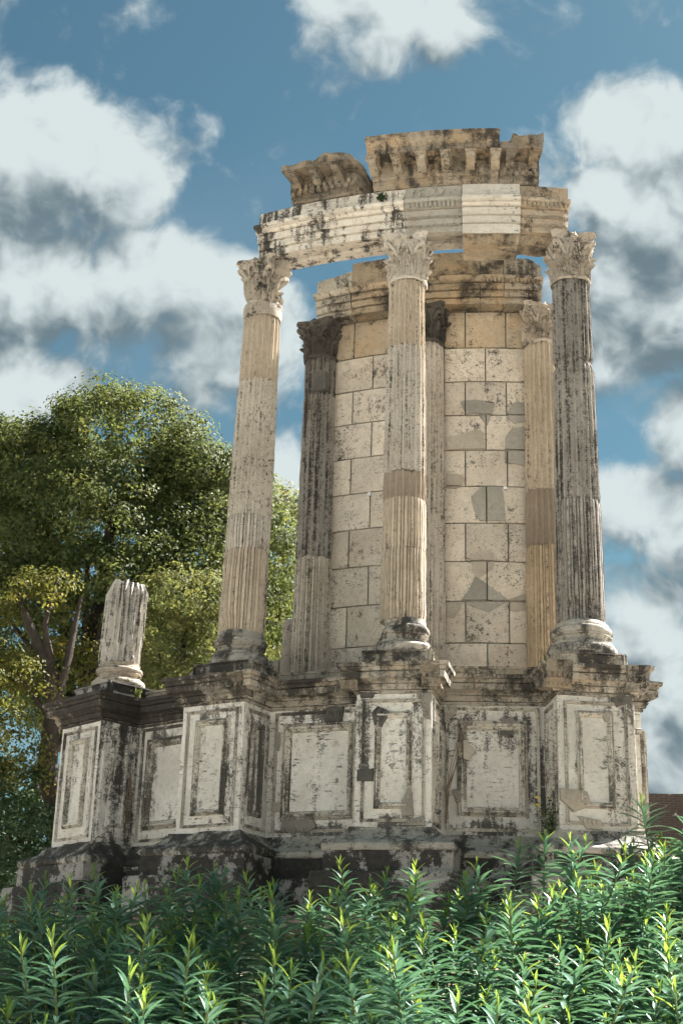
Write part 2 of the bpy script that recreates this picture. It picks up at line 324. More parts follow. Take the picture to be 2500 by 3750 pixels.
def empty(name, loc=(0, 0, 0), **props):
    o = bpy.data.objects.new(name, None); COL.objects.link(o); o.location = loc; o.empty_display_size = .3
    for k, v in props.items(): o[k] = v
    return o
def tub(r, th, z):
    t = rad(th); return (r * math.sin(t), -r * math.cos(t), z)
def frame_at(th, rn):
    t = rad(th)
    n = Vector((math.sin(t), -math.cos(t), 0)); u = Vector((math.cos(t), math.sin(t), 0))
    return n * rn, u, n
ZV = Vector((0, 0, 1))

def grid_faces(nr, nc, wrap=False, flip=False):
    f = []
    for i in range(nr - 1):
        for j in range(nc if wrap else nc - 1):
            a = i * nc + j; b = i * nc + (j + 1) % nc; c = (i + 1) * nc + (j + 1) % nc; d = (i + 1) * nc + j
            f.append((a, d, c, b) if flip else (a, b, c, d))
    return f

def corners_offset(path, d, closed=False):
    n = len(path); out = []
    for i in range(n):
        p = Vector(path[i])
        if i == 0: e1 = e2 = (Vector(path[1]) - p).normalized()
        elif i == n - 1: e1 = e2 = (p - Vector(path[i - 1])).normalized()
        else: e1 = (p - Vector(path[i - 1])).normalized(); e2 = (Vector(path[i + 1]) - p).normalized()
        n1 = Vector((e1.y, -e1.x)); n2 = Vector((e2.y, -e2.x))
        b = n1 + n2; b = b / max(.15, (b.dot(n1)))
        out.append(p + b * d)
    return out
def sweep(path, prof, i0=0, i1=None, step=.09, cap=True):
    """moulding of profile (offset, z) along path corners i0..i1; returns MB"""
    i1 = len(path) - 1 if i1 is None else i1
    rows = []
    nsub = [max(1, int((Vector(path[i + 1]) - Vector(path[i])).length / step)) for i in range(len(path) - 1)]
    for off, z in prof:
        c = corners_offset(path, off); row = []
        for i in range(i0, i1):
            for k in range(nsub[i]):
                q = c[i].lerp(c[i + 1], k / nsub[i]); row.append((q.x, q.y, z))
        row.append((c[i1].x, c[i1].y, z)); rows.append(row)
    nc = len(rows[0]); mb = MB()
    mb.add([p for r in rows for p in r], grid_faces(len(rows), nc))
    if cap:
        mb.f.append(tuple(i * nc for i in range(len(rows)))[::-1]); mb.m.append(0)
        mb.f.append(tuple(i * nc + nc - 1 for i in range(len(rows)))); mb.m.append(0)
    return mb

def lathe(mb, cx, cy, prof, n=48, amp=0, seed=0, scale=5.0, capb=True, capt=True):
    v = []
    for r, z in prof:
        for j in range(n):
            a = 2 * math.pi * j / n
            v.append((cx + r * math.cos(a), cy + r * math.sin(a), z))
    st = len(mb.v)
    mb.add(v, grid_faces(len(prof), n, True))
    o = len(mb.v)
    if capb: mb.add([(cx, cy, prof[0][1])], []); mb.f += [(o, st + (j + 1) % n, st + j) for j in range(n)]; mb.m += [0] * n
    o = len(mb.v); k = st + (len(prof) - 1) * n
    if capt: mb.add([(cx, cy, prof[-1][1])], []); mb.f += [(o, k + j, k + (j + 1) % n) for j in range(n)]; mb.m += [0] * n
    if amp: mb.rough(amp, scale, seed, start=st)

def drum(cx, cy, z0, z1, rfun, kind='flute', nfl=20, rot=0.0, amp=.004, jag0=0.0, jag1=0.0, seed=0, lean=(0, 0), dz=.07, dent=()):
    """one fluted column drum"""
    spf = 8; n = nfl * spf
    nz = max(3, int((z1 - z0) / dz)); mb = MB(); v = []
    for i in range(nz + 1):
        t = i / nz
        for j in range(n):
            a = 2 * math.pi * j / n + rot; ft = (j % spf) / spf
            fq = 1.1 if jag1 > .05 else 2.2
            ja = noise.noise(Vector((math.cos(a) * fq + seed, math.sin(a) * fq, seed * .7))) + .5 * noise.noise(Vector((math.cos(a) * 7 + seed, math.sin(a) * 7, 3.1)))
            z = z0 + (z1 - z0) * t
            if t == 0: z += ja * jag0
            if t == 1: z += ja * jag1
            elif i == nz - 1 and jag1 > .03: z += ja * jag1 * .85
            r = rfun(z)
            x = (ft - .6) / .4
            if kind == 'flute':
                dep = .046 * math.sqrt(max(0, 1 - x * x)) if ft > .2 else 0
            elif kind == 'cable':
                dep = (.004 + .015 * abs(x) ** 3) if ft > .2 else 0
                if abs(ft - .25) < .07 or ft > .86: dep = .028
            else: dep = 0
            dep *= r / .27
            rr = r - dep + amp * noise.noise(Vector((math.cos(a) * 6 + seed, math.sin(a) * 6, z * 5))) * 1.5
            for (da, dzz, wa, wz, dd) in dent:
                q = ((math.atan2(math.sin(a - da), math.cos(a - da)) / wa) ** 2 + ((z - dzz) / wz) ** 2)
                q += .5 * noise.noise(Vector((a * 3, z * 9, seed)))
                if q < 1: rr -= dd * min(1, (1 - q) * 2.5)
            if t in (0, 1): rr -= .008
            if jag1 >= .04 and i >= nz - 1: rr = min(rr, r - (.055 if t == 1 else .02))
            v.append((cx + lean[0] * (z - z0) + rr * math.cos(a), cy + lean[1] * (z - z0) + rr * math.sin(a), z))
    mb.add(v, grid_faces(nz + 1, n, True))
    for i, zz in ((0, z0), (nz, z1)):
        o = len(mb.v); mb.add([(cx + lean[0] * (zz - z0), cy + lean[1] * (zz - z0), zz - (jag1 * .3 if i else 0))], [])
        k = i * n
        for j in range(n):
            mb.f.append((o, k + j, k + (j + 1) % n) if i else (o, k + (j + 1) % n, k + j)); mb.m.append(0)
    return mb

def box(mb, O, U, N, u0, u1, n0, n1, z0, z1, mi=0, step=None):
    """axis box in a local frame"""
    def P(u, n, z): return O + U * u + N * n + ZV * z
    if not step:
        c = [P(u, n, z) for z in (z0, z1) for n in (n0, n1) for u in (u0, u1)]
        mb.add(c, [(0, 2, 3, 1), (4, 5, 7, 6), (0, 1, 5, 4), (2, 6, 7, 3), (0, 4, 6, 2), (1, 3, 7, 5)], mi); return
    def face(A, B, C, D):
        na = max(1, int(round((B - A).length / step))); nb = max(1, int(round((D - A).length / step)))
        v = []
        for i in range(nb + 1):
            for j in range(na + 1):
                v.append(A.lerp(B, j / na).lerp(D.lerp(C, j / na), i / nb))
        mb.add(v, grid_faces(nb + 1, na + 1), mi)
    face(P(u0, n1, z0), P(u1, n1, z0), P(u1, n1, z1), P(u0, n1, z1))
    face(P(u1, n1, z0), P(u1, n0, z0), P(u1, n0, z1), P(u1, n1, z1))
    face(P(u0, n0, z0), P(u0, n1, z0), P(u0, n1, z1), P(u0, n0, z1))
    face(P(u1, n0, z0), P(u0, n0, z0), P(u0, n0, z1), P(u1, n0, z1))
    face(P(u0, n1, z1), P(u1, n1, z1), P(u1, n0, z1), P(u0, n0, z1))
    face(P(u0, n0, z0), P(u1, n0, z0), P(u1, n1, z0), P(u0, n1, z0))

def rframe(mb, O, U, N, u0, u1, z0, z1, prof, step=.07, amp=.0025, seed=0):
    """mitred rectangular moulding lying on a face: prof = (inset, height)"""
    rows = []
    for ins, h in prof:
        c = [(u0 + ins, z0 + ins), (u1 - ins, z0 + ins), (u1 - ins, z1 - ins), (u0 + ins, z1 - ins)]
        row = []
        for k in range(4):
            a, b = c[k], c[(k + 1) % 4]
            full = max(u1 - u0, z1 - z0)
            ns = max(1, int(((u1 - u0) if k % 2 == 0 else (z1 - z0)) / step))
            for s in range(ns):
                u = a[0] + (b[0] - a[0]) * s / ns; z = a[1] + (b[1] - a[1]) * s / ns
                hh = h + (amp * 2 * noise.noise(Vector((u * 9 + seed, z * 9, ins * 30))) if h > 0 else 0)
                row.append(O + U * u + N * hh + ZV * z)
        rows.append(row)
    mb.add([p for r in rows for p in r], grid_faces(len(rows), len(rows[0]), True))
PANEL = [(0, -.01), (0, .022), (.010, .040), (.020, .022), (.028, .050), (.042, .052), (.050, .030), (.062, .028), (.075, -.01)]
LINE = [(0, -.01), (0, .020), (.012, .026), (.020, .008), (.032, .018), (.04, -.01)]

def eggs(mb, O, U, N, a, b, n, size, h):
    """a row of carved eggs between two face points"""
    for i in range(n):
        t = (i + .5) / n; u = a[0] + (b[0] - a[0]) * t; z = a[1] + (b[1] - a[1]) * t
        v = []; f = []
        d = math.hypot(b[0] - a[0], b[1] - a[1]); tx, tz = (b[0] - a[0]) / d, (b[1] - a[1]) / d
        for ring, (s, hh) in enumerate(((1, 0), (.8, .7), (0, 1))):
            for k in range(8 if s else 1):
                an = math.pi * 2 * k / 8
                du, dz = math.cos(an) * size * .42 * s, math.sin(an) * size * .8 * s
                v.append(O + U * (u + tx * du - tz * dz) + ZV * (z + tz * du + tx * dz) + N * (h + hh * size * .5))
        for k in range(8):
            f.append((k, (k + 1) % 8, 8 + (k + 1) % 8, 8 + k)); f.append((8 + k, 8 + (k + 1) % 8, 16))
        mb.add(v, f)

def slab(mb, O, U, N, poly, h0, h1, seed=0):
    """polygonal fragment let into a face, with ragged edge"""
    pts = []
    m = len(poly)
    for i in range(m):
        a, b = poly[i], poly[(i + 1) % m]
        ns = max(1, int(math.hypot(b[0] - a[0], b[1] - a[1]) / .04))
        for s in range(ns):
            t = s / ns; u = a[0] + (b[0] - a[0]) * t; z = a[1] + (b[1] - a[1]) * t
            u += .008 * noise.noise(Vector((u * 20, z * 20, seed))); z += .008 * noise.noise(Vector((u * 20, z * 20, seed + 9)))
            pts.append((u, z))
    area = sum(pts[i][0] * pts[(i + 1) % len(pts)][1] - pts[(i + 1) % len(pts)][0] * pts[i][1] for i in range(len(pts)))
    if area < 0: pts.reverse()
    cu = sum(p[0] for p in pts) / len(pts); cz = sum(p[1] for p in pts) / len(pts); n = len(pts)
    v = [O + U * u + ZV * z + N * h0 for u, z in pts]
    v += [O + U * u + ZV * z + N * (h1 - .006) for u, z in pts]
    v += [O + U * (cu + (u - cu) * .9) + ZV * (cz + (z - cz) * .9) + N * (h1 + .004 * noise.noise(Vector((u * 12, z * 12, seed + 4)))) for u, z in pts]
    v.append(O + U * cu + ZV * cz + N * h1)
    f = []
    for k in range(n):
        j = (k + 1) % n
        f += [(k, j, n + j, n + k), (n + k, n + j, 2 * n + j, 2 * n + k), (2 * n + k, 2 * n + j, 3 * n)]
    mb.add(v, f)

def tube(mb, pts, radii, n=8, cap=True):
    pts = [Vector(p) for p in pts]; v = []
    ref = Vector((0.3, .2, 1)).normalized()
    for i, p in enumerate(pts):
        d = (pts[min(i + 1, len(pts) - 1)] - pts[max(i - 1, 0)]).normalized()
        a = d.cross(ref if abs(d.dot(ref)) < .95 else Vector((1, 0, 0))).normalized(); b = d.cross(a)
        for k in range(n):
            an = 2 * math.pi * k / n
            v.append(p + (a * math.cos(an) + b * math.sin(an)) * radii[i])
    st = len(mb.v)
    mb.add(v, grid_faces(len(pts), n, True))
    if cap:
        mb.f.append(tuple(st + (len(pts) - 1) * n + k for k in range(n))); mb.m.append(0)

def rocklump(name, c, rx, ry, rz, mat, parent=None, seed=0, amp=.35, rot=0, **props):
    mb = MB(); v = []; nr, nc = 11, 18
    for i in range(nr):
        ph = math.pi * i / (nr - 1)
        for j in range(nc):
            a = 2 * math.pi * j / nc
            d = Vector((math.sin(ph) * math.cos(a), math.sin(ph) * math.sin(a), math.cos(ph)))
            k = 1 + amp * noise.noise(d * 1.7 + Vector((seed, seed, 0))) + amp * .5 * noise.noise(d * 4 + Vector((seed, 0, seed)))
            d2 = Vector((d.x * rx, d.y * ry, d.z * rz)) * k
            v.append((c[0] + d2.x * math.cos(rot) - d2.y * math.sin(rot), c[1] + d2.x * math.sin(rot) + d2.y * math.cos(rot), c[2] + d2.z))
    mb.add(v, grid_faces(nr, nc, True, flip=True))
    return mb.build(name, mat, parent, smooth=40, **props)

# ------------------------------------------------------------------ ground, bank
mb = MB(); n = 60
R_ = [0, 5, 9, 12, 14, 16, 20, 26, 34, 60, 120, 300, 900]
v = []
def ground_z(x, y):
    r = math.hypot(x, y)
    mound = 2.55 * max(0, min(1, (13.2 - r) / 4.2)); mound = mound if y < 4 else max(mound, 0)
    # the slope climbs to the right and behind the ruin
    back = max(0, min(1, (y - 3) / 14)); rise = 4.6 * back * back * (3 - 2 * back)
    return max(mound, rise)
for r in R_:
    for j in range(72):
        a = 2 * math.pi * j / 72
        x, y = r * math.cos(a), r * math.sin(a)
        z = ground_z(x, y)
        v.append((x, y, z + (.10 * noise.noise(Vector((x * .4, y * .4, 0))) if r < 100 else 0)))
mb.add(v, grid_faces(len(R_), 72, True, flip=False))
mb.build('ground', M['ground'], smooth=60, kind='structure')
# planted bed of bare earth round the podium, under the hedge
mb = MB(); v = []; RR = [6.5, 7.5, 8.5, 9.5, 10.5, 11.5, 12.5, 13.5, 14.5, 16, 17.4, 18.6]; ths = np.linspace(-100, 80, 90)
for r in RR:
    for t in ths:
        x, y, _ = r * math.sin(rad(t)), -r * math.cos(rad(t)), 0
        v.append((x, y, ground_z(x, y) + .16 + .05 * noise.noise(Vector((x * 1.3, y * 1.3, 4)))))
mb.add(v, grid_faces(len(RR), len(ths), flip=True))
mb.build('planting_bed', M['bed'], smooth=60, kind='structure')
# earth bank on the right behind the ruin
mb = MB(); nx, ny = 40, 16; v = []
for j in range(ny):
    for i in range(nx):
        x = 2.0 + 14 * i / (nx - 1); y = 9.5 + 7.5 * j / (ny - 1); t = j / (ny - 1)
        z = 2.0 + 5.0 * (t ** .55) + .55 * noise.noise(Vector((x * .9, y * .9, 2))) + .25 * noise.noise(Vector((x * 3, y * 3, 5)))
        v.append((x, y, z))
mb.add(v, grid_faces(ny, nx))
mb.build('earth_bank', M['bank'], smooth=70, kind='structure')

# ------------------------------------------------------------------ temple
temple = empty('temple_ruin', (0, 0, 0), label='ruined round marble temple on a tall pedestalled podium with three fluted columns standing', category='temple')
TH = [-40.836, -23.836, -6.836, 10.164]
RP, PW, PD = 7.718, .441, .602
RC = 7.2
def ped_pts(th):
    O, U, N = frame_at(th, 0)
    return [(O + N * (RP - PD) - U * PW), (O + N * RP - U * PW), (O + N * RP + U * PW), (O + N * (RP - PD) + U * PW)]
path = []
O, U, N = frame_at(TH[0], 0)
path.append((N * 5.2 - U * (PW + .2)).xy)
for th in TH: path += [p.xy for p in ped_pts(th)]
# right-hand bay runs on a little and breaks off
p_end = Vector(tub(7.11, 15.95, 0)).xy; path.append(p_end)
O3, U3, N3 = frame_at(18.66, 0); path.append((Vector((p_end.x, p_end.y, 0)) - N3 * 1.6).xy)
# indices: 0 start, ped k: 1+4k .. 4+4k, end 17, back 18

ZB, ZT = 4.085, 5.64
P_STEP = [(-.6, 3.13), (.40, 3.13), (.405, 3.54), (.39, 3.565), (-.6, 3.575)]
P_PLINTH = [(-.5, 3.57), (.275, 3.57), (.28, 3.80), (-.5, 3.802)]
P_BASE = [(-.45, 3.79), (.265, 3.795), (.29, 3.81), (.30, 3.84), (.29, 3.875), (.262, 3.895), (.235, 3.90), (.225, 3.915), (.17, 3.94), (.115, 3.985), (.085, 4.03), (.072, 4.05), (.05, 4.055), (.045, 4.085), (-.2, 4.09)]
P_CORN = [(-.2, 5.60), (.022, 5.605), (.022, 5.632), (-.004, 5.633), (-.004, 5.643), (.05, 5.645), (.055, 5.668), (.08, 5.70), (.048, 5.701), (.048, 5.712), (.075, 5.713), (.075, 5.735), (.10, 5.745), (.145, 5.772), (.15, 5.775), (.135, 5.758), (.16, 5.757), (.165, 5.832), (.125, 5.833), (.125, 5.844), (.165, 5.846), (.185, 5.885), (.18, 5.887), (.205, 5.89), (.21, 5.935), (-.1, 5.955)]
P_BLOCK = [(-.5, 5.945), (-.085, 5.947), (-.085, 6.065), (-.065, 6.075), (-.065, 6.10), (-.5, 6.105)]

def swp(name, prof, i0, i1, mat, parent, amp, scale, seed, **props):
    m = sweep(path, prof, i0, i1); 
    if amp: m.rough(amp, scale, seed)
    return m.build(name, mat, parent, smooth=38, **props)

swp('podium_step', P_STEP, 0, 18, M['plinth'], temple, .012, 3, 1)
ped_labels = ['pedestal blackened on its inner face', 'pedestal under the left standing column', 'pedestal with dark marble fragments let in', 'pale pedestal under the right standing column']
peds = []
for k, th in enumerate(TH):
    O, U, N = frame_at(th, 0)
    mb = MB(); box(mb, O, U, N, -PW, PW, 5.6, RP, ZB - .03, ZT + .02, step=.055)
    # gnaw the vertical edges a little
    for i, p in enumerate(mb.v):
        P = Vector(p); u = (P - O).dot(U); nn = (P - O).dot(N)
        e = min(abs(abs(u) - PW), 1) + min(abs(nn - RP), 1)
        ns = noise.noise(P * 5 + Vector((k * 3, 0, 0))) + .6 * noise.noise(P * 13)
        amt = .004 * ns
        if e < .01: amt += -.012 * max(0, ns + .05)
        mb.v[i] = tuple(P + (N * 1 + U * (1 if u > 0 else -1)) * (amt - .003))
    mat = M['trav']
    ped = mb.build('pedestal', M['trav'], temple, smooth=50, label=ped_labels[k])
    peds.append(ped)
    i0 = 1 + 4 * k
    swp('plinth', P_PLINTH, i0, i0 + 3, M['plinth'], ped, .012, 3, k + 5)
    swp('base_moulding', P_BASE, i0, i0 + 3, M['base'], ped, .012 if k > 1 else .03, 4 if k > 1 else 3, k + 9)
    swp('cornice', P_CORN, i0, i0 + 3, M['cornice'], ped, .005, 6, k + 13)
    # panel mouldings on the front and on the sides
    mb = MB()
    rframe(mb, O + N * RP, U, N, -PW + .075, PW - .075, ZB + .06, ZT - .10, LINE, seed=k)
    mb.build('border_moulding', M['trav_frame'], ped, smooth=30)
    fr = [(-.20, .21, 4.29, 5.42), (-.23, .23, 4.28, 5.42), (-.215, .215, 4.29, 5.39), (-.225, .2, 4.33, 5.43)][k]
    mb = MB(); rframe(mb, O + N * RP, U, N, *fr, PANEL, seed=k + 3)
    mb.build('panel_frame', M['trav_frame'], ped, smooth=30)
    for sgn in (1, -1):
        Os = O + U * (sgn * PW); Us = N * (-sgn); Ns = U * sgn
        a, b = (-(RP - .05), -(RP - PD + .05)) if sgn > 0 else (RP - PD + .05, RP - .05)
        smat = M['trav_dark'] if k == 0 and sgn > 0 else M['trav_frame']
        if k == 0 and sgn > 0:
            mb = MB(); box(mb, Os, Us, Ns, -RP + .002, -(RP - PD), -.02, .004, ZB, ZT - .002, step=.06); mb.build('blackened_side_facing', smat, ped, smooth=40)
        mb = MB(); rframe(mb, Os + Ns * .003, Us, Ns, a, b, ZB + .06, ZT - .10, LINE, seed=k); mb.build('border_moulding', smat, ped, smooth=30)
        mb = MB(); rframe(mb, Os + Ns * .003, Us, Ns, a + .12, b - .12, 4.29, 5.40, PANEL, seed=k); mb.build('panel_frame', smat, ped, smooth=30)

def frag(parent, O, U, N, poly, rows=(), mat='frag', h=.016, seed=0, n=5, size=.045):
    mb = MB(); slab(mb, O, U, N, poly, -.03, h, seed)
    for a, b in rows: eggs(mb, O, U, N, a, b, max(2, int(math.hypot(b[0] - a[0], b[1] - a[1]) / size)), size, h - .006)
    return mb.build('marble_fragment', M[mat], parent, smooth=35)
O, U, N = frame_at(TH[2], 0); F = O + N * (RP + .012); pm = peds[2]
frag(pm, F, U, N, [(-.253, 5.373), (-.185, 5.459), (-.038, 5.386), (-.138, 5.216), (-.224, 5.235)], [((-.17, 5.39), (-.06, 5.38)), ((-.19, 5.36), (-.19, 5.25)), ((-.15, 5.33), (-.15, 5.26))], seed=1, h=.03)
frag(pm, F, U, N, [(-.41, 4.728), (-.223, 4.742), (-.211, 4.6), (-.412, 4.602)], [((-.34, 4.735), (-.345, 4.61))], seed=2)
frag(pm, F, U, N, [(.179, 4.521), (.221, 4.471), (.241, 4.208), (.107, 4.209), (.113, 4.373)], [((.195, 4.47), (.19, 4.3))], 'frag_mid', seed=3, h=.034)
frag(pm, F, U, N, [(.1, 4.111), (.2, 4.159), (.357, 4.216), (.367, 4.10), (.101, 4.1)], [((.16, 4.14), (.34, 4.17))], 'frag_mid', seed=4)
frag(pm, F, U, N, [(.252, 5.605), (.43, 5.601), (.425, 5.292), (.357, 5.31), (.321, 5.517)], [((.34, 5.56), (.37, 5.33)), ((.27, 5.57), (.35, 5.57))], 'frag_mid', seed=5, h=.02)
frag(pm, F, U, N, [(-.403, 5.62), (-.228, 5.616), (-.248, 5.564), (-.387, 5.558)], [], seed=6)
O, U, N = frame_at(TH[3], 0); F = O + N * (RP + .012); pr_ = peds[3]
frag(pr_, F, U, N, [(-.435, 4.537), (-.126, 4.514), (-.085, 4.351), (-.283, 4.288), (-.43, 4.418)], [((-.36, 4.52), (-.345, 4.40)), ((-.17, 4.49), (-.16, 4.36))], 'patch_b', seed=7, h=.03)
frag(pr_, F, U, N, [(-.237, 4.245), (.022, 4.201), (.037, 4.1), (-.149, 4.1)], [((-.19, 4.20), (0, 4.17))], 'patch_b', seed=8)
frag(pr_, F, U, N, [(.074, 5.394), (.123, 5.435), (.19, 5.433), (.186, 5.333), (.1, 5.319)], [((.10, 5.41), (.17, 5.41))], 'frag_mid', seed=9, h=.034)
frag(pr_, F, U, N, [(.198, 5.60), (.257, 5.62), (.421, 5.62), (.416, 5.555), (.25, 5.489), (.204, 5.545)], [((.25, 5.55), (.33, 5.55))], seed=10)

# bays between the pedestals
BAY_TH = [(TH[0] + TH[1]) / 2, (TH[1] + TH[2]) / 2, (TH[2] + TH[3]) / 2, 18.66]
RB = 7.1034; HB = .6157
bay_fr = [(-.43, .43, 4.28, 5.43), (-.43, .50, 4.277, 5.432), (-.407, .405, 4.306, 5.42), None]
bay_labels = ['dark bay wall beside the blackened pedestal', 'bay wall left of the middle column', 'bay wall below the right stretch of ashlar', 'warm sunlit end bay at the right edge']
bays = []
for k, th in enumerate(BAY_TH):
    O, U, N = frame_at(th, 0)
    u0, u1 = -HB - .04, HB + .04
    if k == 3: u1 = (Vector((p_end.x, p_end.y, 0)) - O).dot(U)
    mb = MB(); box(mb, O, U, N, u0, u1, 6.2, RB, ZB - .03, ZT + .02, step=.06)
    mb.rough(.004, 5, k)
    bay = mb.build('podium_bay', M['trav'], temple, smooth=50, label=bay_labels[k]); bays.append(bay)
    i0 = 4 + 4 * k; i1 = i0 + 1 if k < 3 else 18
    swp('plinth', P_PLINTH, i0, i1, M['plinth'], bay, .012, 3, k + 25)
    swp('base_moulding', P_BASE, i0, i1, M['base'], bay, .015, 4, k + 29)
    swp('cornice', P_CORN, i0, i1, M['cornice'], bay, .004, 6, k + 33)
    swp('blocking_course', P_BLOCK, i0, i1, M['inner_grey'], bay, .005, 4, k + 37)
    if bay_fr[k]:
        mb = MB(); rframe(mb, O + N * RB, U, N, -HB + .07, HB - .07, ZB + .05, ZT - .06, LINE, seed=k); mb.build('border_moulding', M['trav_frame'], bay, smooth=30)
        mb = MB(); rframe(mb, O + N * RB, U, N, *bay_fr[k], [(i * 1.5, h * 1.25) for i, h in PANEL], seed=k); mb.build('panel_frame', M['trav_frame'], bay, smooth=30)
    else:
        mb = MB(); rframe(mb, O + N * RB, U, N, u0 + .30, u1 - .1, 4.29, 5.40, PANEL, seed=k); mb.build('panel_frame', M['trav_frame'], bay, smooth=30)
O, U, N = frame_at(BAY_TH[1], 0); F = O + N * (RB + .012)
frag(bays[1], F, U, N, [(.131, 5.62), (.335, 5.615), (.319, 5.395), (.216, 5.373), (.097, 5.412)], [((.13, 5.53), (.31, 5.53)), ((.12, 5.43), (.30, 5.43))], seed=11, h=.03)
frag(bays[1], F, U, N, [(-.547, 5.347), (-.477, 5.344), (-.469, 5.244), (-.482, 5.118), (-.541, 5.121)], [((-.51, 5.33), (-.51, 5.14))], 'patch_a', seed=12)
frag(bays[1], F, U, N, [(-.398, 4.31), (-.021, 4.317), (.03, 4.195), (-.061, 4.137), (-.419, 4.155)], [((-.38, 4.295), (-.04, 4.30)), ((-.39, 4.165), (-.06, 4.16))], 'frag_mid', seed=13, h=.03)
frag(bays[1], F, U, N, [(-.55, 4.507), (-.425, 4.503), (-.411, 4.389), (-.553, 4.376)], [((-.5, 4.49), (-.5, 4.40))], 'patch_b', seed=14)
O, U, N = frame_at(BAY_TH[2], 0); F = O + N * (RB + .012)
frag(bays[2], F, U, N, [(-.563, 5.586), (-.388, 5.582), (-.456, 5.478), (-.514, 5.418), (-.563, 5.397)], [((-.53, 5.57), (-.41, 5.565)), ((-.54, 5.54), (-.54, 5.42))], 'frag_mid', seed=15)
frag(bays[2], F, U, N, [(-.311, 5.185), (-.196, 5.06), (-.273, 4.943), (-.379, 4.97), (-.427, 5.144)], [((-.39, 5.14), (-.375, 4.99))], 'patch_b', seed=16, h=.042)
frag(bays[2], F, U, N, [(-.465, 4.593), (-.312, 4.615), (-.312, 4.491), (-.417, 4.451)], [((-.40, 4.59), (-.40, 4.47))], 'frag_mid', seed=17, h=.042)
frag(bays[2], F, U, N, [(.087, 5.427), (.242, 5.459), (.279, 5.371), (.144, 5.349)], [((.12, 5.415), (.24, 5.42))], 'frag_mid', seed=18, h=.042)

# podium floor and rubble core under the steps
mb = MB(); v = []; ths = np.linspace(-46, 16.4, 40); prof = [(4.4, 0), (4.4, 5.99), (6.0, 6.0), (7.0, 5.98), (6.9, 5.6), (6.9, 3.3)]
for r, z in prof:
    for t in ths: v.append(tub(r, t, z))
mb.add(v, grid_faces(len(prof), len(ths)))
mb.rough(.01, 3, 2); mb.build('podium_floor', M['cornice'], temple, smooth=40)
mb = sweep(path, [(.36 - .08 * q / 24, 3.13 * q / 24) for q in range(25)] + [(-.5, 3.135)], step=.10)
mb.rough(.06, 2.6, 4); mb.rough(.03, 8, 6)
mb.build('rubble_core', M['core'], temple, smooth=35)
for i in range(36):
    t = random.uniform(-50, -14); z = random.uniform(2.4, 3.05)
    x, y, _ = tub(8.05, t, 0)
    rocklump('rubble_stone', (x, y, z), random.uniform(.09, .2), random.uniform(.07, .13), random.uniform(.06, .13), M[random.choice(['core', 'rock', 'core'])], temple, seed=i * 1.3, rot=rad(t))

# ---- columns
def rf_free(z): 
    t = max(0, min(1, (z - 6.6) / 4.55)); return .293 - .052 * t + .014 * t * (1 - t)
def attic_base(cx, cy, z0, z1, R0, seed, amp, parent, mat):
    h = z1 - z0; P = []
    def torus(za, zb, r, bulge):
        for i in range(7):
            a = -math.pi / 2 + math.pi * i / 6
            P.append((r + bulge * math.cos(a), za + (zb - za) * (math.sin(a) + 1) / 2))
    P.append((R0 * .8, z0)); torus(z0, z0 + h * .34, R0 - .055, .055)
    P.append((R0 - .05, z0 + h * .35)); P.append((R0 - .05, z0 + h * .385)); P.append((R0 - .10, z0 + h * .40)); P.append((R0 - .115, z0 + h * .48)); P.append((R0 - .09, z0 + h * .56)); P.append((R0 - .06, z0 + h * .57)); P.append((R0 - .06, z0 + h * .60))
    torus(z0 + h * .60, z0 + h * .82, R0 - .09, .045)
    P.append((R0 - .085, z0 + h * .84)); P.append((R0 - .095, z0 + h * .90)); P.append((.275, z0 + h))
    mb = MB(); lathe(mb, cx, cy, P, 64, min(amp, .008), seed, 5)
    # broken bites
    if amp > .018:
        for i, p in enumerate(mb.v):
            d = Vector((p[0] - cx, p[1] - cy, 0)); q = noise.noise(Vector((p[0] * 3.2 + seed, p[1] * 3.2, p[2] * 3)))
            if q > .12 and d.length > .2:
                k = 1 - min(.26, (q - .12) * .9); mb.v[i] = (cx + d.x * k, cy + d.y * k, p[2])
    mb.build('base', M[mat], parent, smooth=38)

